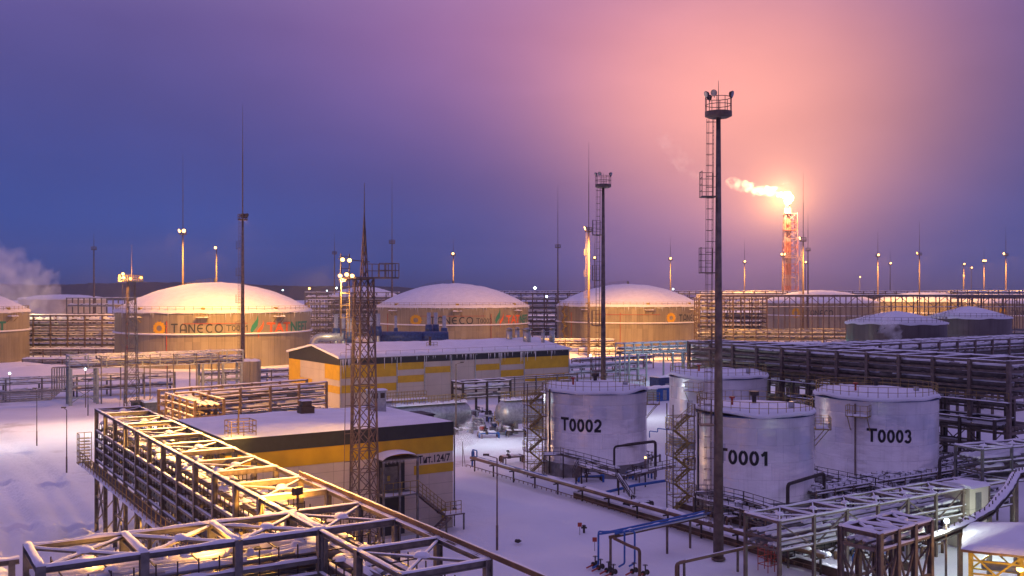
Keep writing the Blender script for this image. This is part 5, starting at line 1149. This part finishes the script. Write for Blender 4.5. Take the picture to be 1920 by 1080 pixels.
# ------------------------------------------------------------------ pipe run along the tanks, with snow and blue pipes
A = Vector((-4.9, 117.3, 0)); A.z = 0; d = -V; L = 52
t = thing('pipe_run', 'low brown and blue pipe run crossing the snow in front of the white tanks', 'pipe run', A, math.atan2(d.y, d.x))
for i in range(13): MB().beam((.3 + i * 4.25, .4, -.6), (.3 + i * 4.25, .4, 1.15), .13).build('post', steeld, t); MB().beam((.3 + i * 4.25, -.15, 1.1), (.3 + i * 4.25, 1.0, 1.1), .12).build('crossbar', steeld, t)
MB().tube((0, .05, 1.38), (L, .05, 1.38), .16, 10).build('brown_pipe', brownp, t, True)
MB().tube((0, .75, 1.42), (26, .75, 1.42), .10, 8).build('blue_pipe', bluep, t, True); MB().tube((0, .98, 1.36), (26, .98, 1.36), .08, 8).build('blue_pipe', bluep, t, True); MB().tube((0, .45, 1.38), (L, .45, 1.38), .13, 8).build('brown_pipe', brownp, t, True)
s_ = MB(); c0 = 1.0
while c0 < L: c1 = min(L, c0 + rnd.uniform(1.5, 7)); s_.ridge((c0, .42, 1.42), (c1, .42, 1.42), .62 if c0 > 12 else .3, .32 if c0 > 12 else .16, seed=c0); c0 = c1 + rnd.uniform(.1, .8)
s_.build('snow_cover', snow, t, True)
m = MB(); m.beam((0, -.5, .62), (L, -.5, .62), .10, .05)
for i in range(60): m.beam((i * .87, -.5, .62), (i * .87, -.5, .35), .06)
m.build('tracer_line', brownp, t)
m = MB(); m.path([(0, .75, 1.42), (-.5, .75, 1.42), (-.5, .75, 2.0), (-.9, .75, 2.0), (-.9, .75, .1)], .09); m.path([(-.2, 1.0, 1.4), (-.2, 1.0, 2.1), (-1.2, 1.0, 2.1), (-1.2, 1.0, 0)], .08); m.build('blue_riser', bluep, t)
m = MB(); m.beam((-2.2, .2, 0), (-2.2, .2, 3.0), .06); m.beam((-1.9, .4, 0), (-2.2, .2, 2.6), .05); m.build('marker_pole', steelb, t)
# bund wall
bp_ = G(1075, 934); d = -V; t = thing('bund_wall', 'low brown retaining wall half buried in snow below the pipe run', 'wall', (bp_.x, bp_.y, 0), math.atan2(d.y, d.x)); MB().box((0, 0, -.5), (44, .35, .62)).build('wall', bundm, t); MB().ridge((0, .18, .62), (44, .18, .62), .5, .12).build('snow_cover', snow, t, True)
bp2 = G(1062, 905); t = thing('bund_wall', 'second low brown wall between the pipe run and the tank marked T0001', 'wall', (bp2.x + 10, bp2.y - 12, 0), math.atan2(d.y, d.x)); MB().box((0, 0, -.5), (26, .35, .5)).build('wall', bundm, t); MB().ridge((0, .18, .5), (26, .18, .5), .5, .12).build('snow_cover', snow, t, True)
# blue branch
J = PZ(1306, 966, 2.5); K = PZ(1143, 999, 2.6); d = (K - J); d.z = 0; Lb = d.length; t = thing('pipe_branch', 'blue pipes on a brown beam branching off and dropping to valves in the snow', 'pipe branch', (J.x, J.y, 0), math.atan2(d.y, d.x))
MB().beam((-1, 0, 2.25), (Lb, 0, 2.25), .2, .22).build('beam', brownp, t)
for y in (-.35, .3): MB().tube((-1.4, y, 2.55), (Lb - .3, y, 2.55), .09, 8).build('blue_pipe', bluep, t, True)
for k, (x, y) in enumerate(((Lb + .9, -.3), (Lb + .3, -.9), (Lb - .9, .7), (Lb - 1.6, 1.1))): MB().path([(Lb - 1.2 - .2 * k, 0 + .1 * k, 2.55), (x - .1, y * .6, 2.6), (x, y, 2.6), (x, y, .25), (x + .6, y - .0, .12)], .075, 8).build('blue_riser', bluep, t)
s_ = MB(); s_.ridge((-1, -.02, 2.36), (Lb - 1, -.02, 2.36), .5, .22); s_.build('snow_cover', snow, t, True)
for x in (.8, 3.6, Lb - .1): MB().beam((x, 0, -.4), (x, 0, 2.2), .14).build('post', steelb, t)
m = MB(); m.path([(Lb - .2, .3, 2.2), (Lb + .2, 2.2, 2.1), (Lb + .3, 3.4, 2.05), (Lb + .3, 3.4, .0)], .12, 8); m.build('brown_pipe', brownp, t)
for i, (px, py) in enumerate(((1116, 1062), (1126, 1068), (1141, 1073), (1150, 1078), (1189, 1075), (1210, 1079))):
    c = G(px, py); v = thing('valve', 'black gate valve with small handwheel at the foot of the blue pipes', 'valve', c, TH + .3, 'gate valves at the foot of the blue pipes'); m = MB(); m.tube((-.3, 0, .2), (.3, 0, .2), .13, 10); m.tube((0, 0, .2), (0, 0, .75), .05, 8); m.tube((-.22, 0, .2), (-.28, 0, .2), .2, 12); m.tube((.22, 0, .2), (.28, 0, .2), .2, 12); m.build('valve_body', steeld, v); m = MB(); m.lathe([(.17, .74), (.2, .76), (.17, .78)], 16); m.beam((-.18, 0, .76), (.18, 0, .76), .03); m.build('handwheel', steeld, v)
    h_ = MB(); h_.tube((-1.1, 0, .12), (-.3, 0, .18), .06, 6); h_.build('red_drain_pipe', redp, v)
# brown pipe at the bottom right
J = PZ(1268, 1057, 1.6); K = PZ(1480, 1009, 1.6); d = K - J; Lb = d.length; t = thing('pipe_run', 'brown twin pipe on short posts rising to the truss bridge at bottom right', 'pipe run', (J.x, J.y, 0), math.atan2(d.y, d.x))
MB().path([(0, 0, -.3), (0, 0, 1.6), (Lb, 0, 1.6)], .11, 10).build('brown_pipe', brownp, t, True); MB().path([(.5, .28, -.3), (.5, .28, 1.55), (Lb, .28, 1.55)], .09, 10).build('brown_pipe', brownp, t, True)
for x in (.9, 6.6, 10.5): MB().beam((x, .1, -.4), (x, .1, 1.45), .14).build('post', steelb, t)
MB().ridge((1, .1, 1.68), (Lb, .1, 1.68), .2, .06).build('snow_cover', snow, t)

# gantries and goalpost frames by the white tanks
def goal(label, p1, p2, zt):
    p1, p2 = Vector(p1), Vector(p2); d = p2 - p1; L = d.length; t = thing('pipe_goalpost', label, 'pipe frame', (p1.x, p1.y, 0), math.atan2(d.y, d.x), 'dark pipe goalposts'); MB().path([(0, 0, -.3), (0, 0, zt), (L, 0, zt + .3), (L, 0, -.3)], .17, 8).build('frame', steeld, t)
goal('dark pipe goalpost at the right foot of the tank marked T0002', PZ(1151, 837, 3.5).xy.to_3d(), PZ(1229, 829, 3.7).xy.to_3d(), 3.5)
goal('brown pipe goalpost at the right foot of the tank marked T0001', PZ(1477, 908, 3.3).xy.to_3d(), PZ(1545, 893, 3.3).xy.to_3d(), 3.3)
goal('dark pipe goalpost right of the tank marked T0003', PZ(1762, 860, 3.6).xy.to_3d(), PZ(1828, 846, 3.6).xy.to_3d(), 3.6)
def gantry(label, pts, w=.8, z0=True):
    t = thing('walkway_gantry', label, 'gantry', (0, 0, 0), 0, 'snowy gantries at the feet of the white tanks'); s_ = MB(); r_ = MB(); m = MB()
    for a_, b_ in zip(pts, pts[1:]):
        x = Vector(((b_ - a_).y, -(b_ - a_).x, 0)).normalized(); m.beam(a_, b_, w, .08)
        for k in (-1, 0, 1): r_.tube(a_ + x * (w * .42 * k) + Z * .12, b_ + x * (w * .42 * k) + Z * .12, .07, 6)
        r_.rail([a_ + x * w * .5 + Z * .05, b_ + x * w * .5 + Z * .05], .8, .03, 1.3, 1); s_.ridge(a_ + Z * .1, b_ + Z * .1, w * .9, .22)
    m.build('deck', steelb, t); r_.build('pipes_and_rails', steeld, t); s_.build('snow_cover', snow, t, True)
    for p in pts: MB().beam((p.x, p.y, -.4), p, .14).build('post', steeld, t)
gantry('snowy gantry round the front of the tank marked T0002', [PZ(1020, 853, 2.5), PZ(1056, 853, 2.5), PZ(1100, 864, 2.4), PZ(1158, 880, 2.2)])
gantry('snowy trestle with sloping ends in front of the tank marked T0002', [PZ(1080, 895, 1.0), PZ(1090, 873, 2.5), PZ(1160, 893, 2.4), PZ(1184, 930, .6)])
gantry('snowy gantry running right from the tank marked T0002 to the stair tower', [PZ(1170, 893, 1.6), PZ(1210, 884, 1.6), PZ(1262, 874, 1.6)])
gantry('snowy gantry round the front of the tank marked T0001', [PZ(1304, 925, 2.2), PZ(1345, 925, 2.2), PZ(1400, 938, 2.1), PZ(1478, 962, 2.0)])
gantry('long snowy gantry between the tanks marked T0001 and T0003 and the truss bridge', [PZ(1520, 885, 1.8), PZ(1580, 897, 1.8), PZ(1650, 912, 1.8), PZ(1700, 925, 1.8)], 1.2)
gantry('snowy pipe gantry right of the tank marked T0003', [PZ(1752, 870, 2.0), PZ(1800, 880, 2.0), PZ(1850, 892, 2.0)], 1.4)
gantry('snowy gantry low between the tank marked T0001 and the truss bridge', [PZ(1520, 905, 1.2), PZ(1590, 925, 1.2), PZ(1660, 945, 1.2)], 1.0)
t = thing('pipe_branch', 'blue pipe lying on the snow left of the stair tower of tank T0001', 'pipe branch', (0, 0, 0)); MB().path([PZ(1136, 923, .8), PZ(1190, 910, 1.0), PZ(1262, 899, 1.2)], .15, 8).build('blue_pipe', bluep, t, True)
for p in (PZ(1190, 910, .9), PZ(1255, 900, 1.1)): MB().beam((p.x, p.y, -.3), p, .1).build('post', steeld, t)
t = thing('pipe_branch', 'thin blue pipe steps on the snow behind tank T0002', 'pipe branch', (0, 0, 0)); MB().path([PZ(1218, 820, .2), PZ(1218, 808, 1.2), PZ(1233, 810, 1.2), PZ(1233, 803, 1.8), PZ(1256, 806, 1.8)], .07, 6).build('blue_pipe', bluep, t)
# valve clusters in the snow at the feet of the tanks
def manifold(label, px, py, rz, n=3, seed=0):
    c = G(px, py); r = random.Random(seed); t = thing('valve_manifold', label, 'valve manifold', c, rz, 'snow dusted valve manifolds by the white tanks'); s_ = MB()
    for k in range(n):
        y = k * .55; m = MB(); m.path([(-1.2, y, .1), (-1.2, y, .75), (1.3 + .3 * r.random(), y, .75), (1.6, y, .75), (1.6, y, -.1)], .09 + .05 * r.random(), 8); m.build('pipe', [piped, steeld, brownp, bluep][r.randrange(4)], t, True)
        m = MB(); x = -.4 + .5 * r.random(); m.tube((x - .2, y, .75), (x + .2, y, .75), .2, 10); m.tube((x, y, .8), (x, y, 1.35), .04, 6); m.lathe([(.17, 1.33), (.21, 1.36), (.17, 1.39)], 14, (x, y, 0)); m.build('valve', steeld, t); s_.ridge((-1.1, y, .84), (1.2, y, .84), .22, .1, seed=k + seed)
    m = MB(); m.beam((-.9, -.2, .6), (-.9, n * .55 - .2, .6), .1); m.beam((-.9, -.2, -.2), (-.9, -.2, .6), .1); m.beam((-.9, n * .55 - .2, -.2), (-.9, n * .55 - .2, .6), .1); m.build('support', steelb, t); s_.build('snow_cover', snow, t, True)
for i, (px, py, rz, n, lb) in enumerate(((1105, 905, .2, 3, 'valve manifold in front of the tank marked T0002, left of the sloping trestle'), (1208, 900, .6, 4, 'valve manifold between the tank marked T0002 and the yellow stair tower'), (1225, 868, .9, 3, 'valve manifold under the dark goalpost by tank T0002'),
        (1385, 985, .3, 3, 'valve manifold on the snow just right of the nearest tall mast'), (1440, 990, .9, 3, 'valve manifold in front of the tank marked T0001, farther right one'), (1532, 950, .2, 4, 'valve manifold under the brown goalpost by tank T0001'),
        (1760, 905, .6, 4, 'valve manifold right of the base of the tank marked T0003'), (1800, 925, .1, 3, 'valve manifold between the truss bridge and the pinkish frame'), (1195, 958, .3, 2, 'valve manifold below the low pipe run near the blue pipes'),
        (1640, 985, .5, 3, 'valve manifold in the snow under the truss bridge'), (868, 815, .5, 4, 'valve manifold in the lit yard at the foot of the left vessel'), (915, 822, .2, 4, 'valve manifold in front of the red motor pump'), (940, 792, .9, 4, 'valve manifold behind the pumps left of the copper ended vessel'), (905, 780, .5, 5, 'valve manifold under the dark framed rack over the pumps'), (965, 818, .1, 3, 'valve manifold on the snow under the copper ended vessel'), (1560, 1015, .3, 3, 'valve manifold between the front posts of the truss bridge'), (1590, 1050, .9, 3, 'valve manifold beside the snow capped feet of the truss bridge'), (1700, 955, .2, 4, 'valve manifold behind the truss bridge, below the tank marked T0003'), (1745, 1040, .6, 4, 'valve manifold inside the cross braced pipe stand'), (1640, 1065, .1, 3, 'valve manifold left of the cross braced pipe stand'), (1850, 960, .5, 4, 'valve manifold under the curved cable tray'), (1500, 1030, .7, 2, 'valve manifold near the brown twin pipe at bottom right'), (1300, 870, .9, 2, 'valve manifold behind the stair tower of tank T0001'), (960, 868, .4, 3, 'valve manifold left of the stair tower of tank T0002'))): manifold(lb, px, py, rz, n, i)
# signs
for px, py, lb in ((1087, 1001, 'small red square sign on a thin stake, farther one'), (1115, 1030, 'small red square sign on a thin stake, nearer one beside the blue pipes')):
    c = G(px, py); t = thing('warning_sign', lb, 'sign', c, 0, 'small red signs on stakes'); MB().beam((0, 0, -.2), (0, 0, .7), .04).build('stake', steeld, t); MB().box((-.18, -.03, .62), (.18, -.008, .98)).build('sign_plate', redp, t)
c = G(1095, 998); t = thing('hydrant', 'dark hydrant standing in the snow beside the farther red sign', 'hydrant', c, 0); m = MB(); m.tube((0, 0, -.2), (0, 0, .5), .1, 8); m.tube((-.25, 0, .4), (.25, 0, .4), .08, 8); m.build('hydrant_body', steeld, t); MB().tube((0, 0, .5), (0, 0, .62), .16, 10).build('cap', steeld, t)
for px, py, lb in ((971, 1017, 'small dark object half buried in the open snow'), (852, 957, 'small dark ball shaped object by the corner stair of the near building')):
    c = G(px, py); m = MB(); lumpy(m, (0, 0, .12), .3, .18, .16, 3, .4, 10, 6); o = m.build('rock', steeld); o.location = c; tag(o, lb, 'rock')

# ------------------------------------------------------------------ snowy round roof bottom right with lit steelwork below
A_ = PZ(1812, 1033, 5.3); rz_ = math.atan2(-.43, .9); t = thing('hip_roof_shelter', 'shelter with snowy hip roof and glaring yellow light beneath, bottom right corner', 'shelter', (A_.x, A_.y, 0), rz_)
SL, SW = 9.0, 7.0; m = MB(); nn = 24
for j in range(nn + 1):
    for i in range(nn + 1):
        x, y = -.3 + (SL + .6) * i / nn, -.3 + (SW + .6) * j / nn; e_ = min(x + .3, SL + .3 - x, y + .3, SW + .3 - y)
        m.v.append((x, y, 5.42 + min(1, e_ / .3) * .12 + min(e_, 3.6) * .30 + .08 * noise.noise(Vector((x * .6, y * .6, 2)))))
m.f = [(j * (nn + 1) + i, j * (nn + 1) + i + 1, (j + 1) * (nn + 1) + i + 1, (j + 1) * (nn + 1) + i) for j in range(nn) for i in range(nn)]
m.build('snow_roof', snow, t, True); MB().box((-.3, -.3, 5.28), (SL + .3, SW + .3, 5.415)).build('roof_rim', brownp, t)
for x in (.2, 3.0, 6.0, 8.8):
    for y in (.3, 3.5, 6.7): MB().beam((x, y, -.4), (x, y, 5.28), .2).build('post', yels, t)
m = MB()
for y in (.3, 6.7):
    for z in (1.2, 2.6, 3.9, 4.7): m.beam((.2, y, z), (8.8, y, z), .09)
    for x in (.2, 3.0, 6.0): m.beam((x, y, 2.6), (x + 2.8, y, 5.2), .1); m.beam((x, y, 5.2), (x + 2.8, y, 2.6), .1)
for z in (1.2, 2.6, 3.9, 4.7): m.beam((.2, .3, z), (.2, 6.7, z), .09)
m.beam((.2, .3, 2.6), (.2, 3.5, 5.2), .1); m.beam((.2, 3.5, 5.2), (.2, 6.7, 2.6), .1); m.build('wall_framing', yels, t)
for k in range(4): MB().tube((.8, 1.2 + k * .5, 4.4 - .2 * k), (8.5, 1.2 + k * .5, 4.4 - .2 * k), .16, 8).build('pipe', galv, t, True)
LS = PY(1913, 1066, 57.4); m = MB(); m.lathe([(.02, -.2), (.18, -.12), (.22, 0), (.02, .05)], 14, (0, 0, 0)); o = m.build('lamp', lamp_hot, t); o.location = Matrix.Rotation(-rz_, 3, 'Z') @ (LS - Vector((A_.x, A_.y, 0)))
# ------------------------------------------------------------------ more lamps the photo shows
def lamp(label, px, py, Y, r, mt, post=True):
    c = PY(px, py, Y); t = thing('lamp_post', label, 'lamp post', (c.x, c.y, 0), 0, 'small far lamps'); m = MB(); lumpy(m, (0, 0, c.z), r, r, r, 1, 0, 10, 8); m.build('lamp_head', mt, t)
    MB().tube((0, .1, -.3), (0, .1, c.z), max(.08, r * .3), 6).build('post', steelb, t); return c
lamp('far orange lamp low over the woods at left', 580, 541, 900, 1.0, lamp_hot)
lamp('tiny far white lamp left of the orange one', 530, 544, 1400, .9, lamp_cool)
lamp('far white lamp just left of the faint unlit mast', 631, 540, 1100, 1.0, lamp_cool)
lamp('tiny far lamp between the orange and white ones', 613, 545, 1300, .7, lamp_cool)
lamp('white star lamp above the rack between the second and third domes', 1003, 540, 800, 1.1, lamp_cool)
lamp('small white lamp under the star lamp between the domes', 1025, 556, 430, .45, lamp_cool)
lamp('tiny white lamp right of the third dome at the horizon', 1262, 542, 800, .7, lamp_cool)
lamp('small white lamp at the far left on the low pipe run', 18, 700, 190, .22, lamp_cool)
lamp('small white lamp on the left pipe bridge', 160, 692, 181, .2, lamp_cool)
lamp('small white lamp beneath the middle of the green grey bridge', 1262, 659, 240, .35, lamp_cool)
lamp('small white lamp on the low pipe run left of the tall mast', 1107, 667, 230, .25, lamp_cool)
lamp('tiny warm lamp at the right foot of the tank marked T0002', 1210, 858, 112, .12, lamp_hot)
c = lamp('white star lamp glaring among the pipes at lower right', 1775, 977, 64, .17, lamp_cool)
lamp('white lamp in the snow behind the tank T0002 stair', 425, 0 + 705, 220, .2, lamp_cool) if False else None

# light given by those lamps, then lights added without a lamp
K_ = 4.0
dT = Matrix.Rotation(TH, 3, 'Z')
for p, tg, e, an in ((fl1[0], (-26, 71, 8), 26000, 60), (fl1[1], (-20, 62, 8), 22000, 80), (fl1[3], (-13, 54, 8), 6000, 70), (fl1[2], (-35, 82, 7), 18000, 30), (fl1[4], (-17, 80, 4), 2500, 60), (fl1[4], (-14, 43, 8), 9000, 35)):
    w = TW1 + dT @ Vector(p) + Vector((-.5, -.5, 0)); light(w, e * K_, (1.0, .50, .09), tg, an, .2, 'sodium_light')
light(TW1 + Vector((-3.2, -1.6, 22.8)), 900, SOD, size=.3)
w = TW2 + Vector((-2.2, -1.6, 23.4)); light(w, 42000, (1.0, .62, .38), (-62, 118, 0), 140, .3, blend=1.0); light(w, 9000, SOD, size=.3)
light(TW2 + Vector((0, 2.5, 23.4)), 60000, SOD, (-70, 262, 9), 100, .3)
ma = Vector(((455 - 960) / F * 243, 243, 39.0))
light(ma + Vector((0, 2, 0)), 190000, SOD, (-80, 288, 12), 75, .4); light(ma + Vector((-1, 2, 0)), 50000, SOD, (-92, 262, 0), 90, .4)
def ml(px, Y, z, e, col=SOD, tgt=None, ang=110): c = Vector(((px - 960) / F * Y, Y - 8, z - .3)); tgt = tgt or (c.x, c.y - 2, 0); ang = 165 if ang == 110 else ang; return light(c, e * 1.5, col, tgt, ang, .4)
ml(343, 326, 40, 60000); ml(406, 452, 40, 60000); ml(850, 515, 40, 40000); ml(1104, 316, 40.5, 220000, SOD, (48, 335, 0), 100); ml(1104, 316, 40.5, 60000, SOD, (0, 345, 18), 80)
ml(1257, 590, 40, 60000); ml(1396, 650, 40, 60000); ml(1468, 531, 40, 40000, SOD); ml(1506, 371, 40, 60000, SOD); ml(1646, 540, 40, 70000); ml(1724, 515, 40, 30000); ml(1807, 720, 40, 60000); ml(1845, 645, 40, 60000); ml(1886, 523, 40, 60000)
# added lights on the long building's gable and stacks, with no lamp built
light(Vector((-62, 168, 20)), 70000, SOD, (-38, 184, 6), 60, .3)
light(Vector((-38, 225, 17)), 12000, WARM, (-35, 250, 13), 120, .3)
# added warm light over the brown racks behind the near building, no lamp there
light(Vector((-38, 91, 17)), 42000, SOD, (-28, 114, 7), 70, .3)
light(FLJ, 15000, (1.0, .42, .06), (-27, 73, 8), 85, .25, blend=.8)  # beam of the added floodlight at the rack junction
light(FLJ + Z * .5, 700, SOD, size=.2)
light(Vector((-13, 43, 10.2)), 260, SOD, size=.15); light(Vector((-17, 41, 10.0)), 160, SOD, size=.15)  # added to warm the inside of the foreground rack, no lamp there
light(PY(60, 560, 330), 5000, WARM, size=.5)  # added warm light that tints the left steam
light(Vector((24.5, 74, 2.4)), 160, WHITE, size=.15); light(Vector((38, 78, 3.0)), 420, (.85, 1, .8), size=.2); light(Vector((30, 69.5, 2.5)), 200, COOL, size=.15)  # added to brighten the lower right pipework, no lamps built
# cool lights added without a lamp, plus the star and shelter lamps' own light
light(Vector((-13, 132, 7.5)), 1500, COOL, (-7, 140, 0), 150, .25, 'added_cool_light')
light(Vector((-1, 137, 7.0)), 1300, WHITE, size=.25)
light(Vector((-55, 150, 9)), 2600, COOL, size=.3)
light(Vector((-72, 134, 9)), 1800, WHITE, size=.3)
light(Vector((38, 222, 10)), 2500, COOL, size=.3)
light(Vector((22, 164, 9)), 2200, WHITE, size=.3)
light(c + Vector((0, -.6, 0)) if c else (0, 0, 0), 200, (.9, 1, .85), size=.2)
light(Vector((31.5, 66, 3.5)), 260, COOL, size=.2)
light(PY(1913, 1072, 57.1), 500, (1, .55, .12), size=.2); light(A_ + Vector((2.6, .6, -1.0)), 500, (1, .55, .12), size=.2)
light(Vector((33, 72, 3)), 300, (.9, 1, .7), size=.2)

# ------------------------------------------------------------------ haze
hm = bpy.data.materials.new('haze'); hm.use_nodes = True; nt = hm.node_tree; nt.nodes.remove(nt.nodes['Principled BSDF'])
v = N(nt, 'ShaderNodeVolumePrincipled'); v.inputs['Color'].default_value = (.95, .93, .97, 1); v.inputs['Density'].default_value = HAZE; v.inputs['Anisotropy'].default_value = .2
nt.links.new(v.outputs[0], nt.nodes['Material Output'].inputs['Volume'])
m = MB(); m.box((-3150, -3100, -4), (3150, 3250, 160))
if HAZE > 0: o = m.build('haze', hm); o['kind'] = 'stuff'
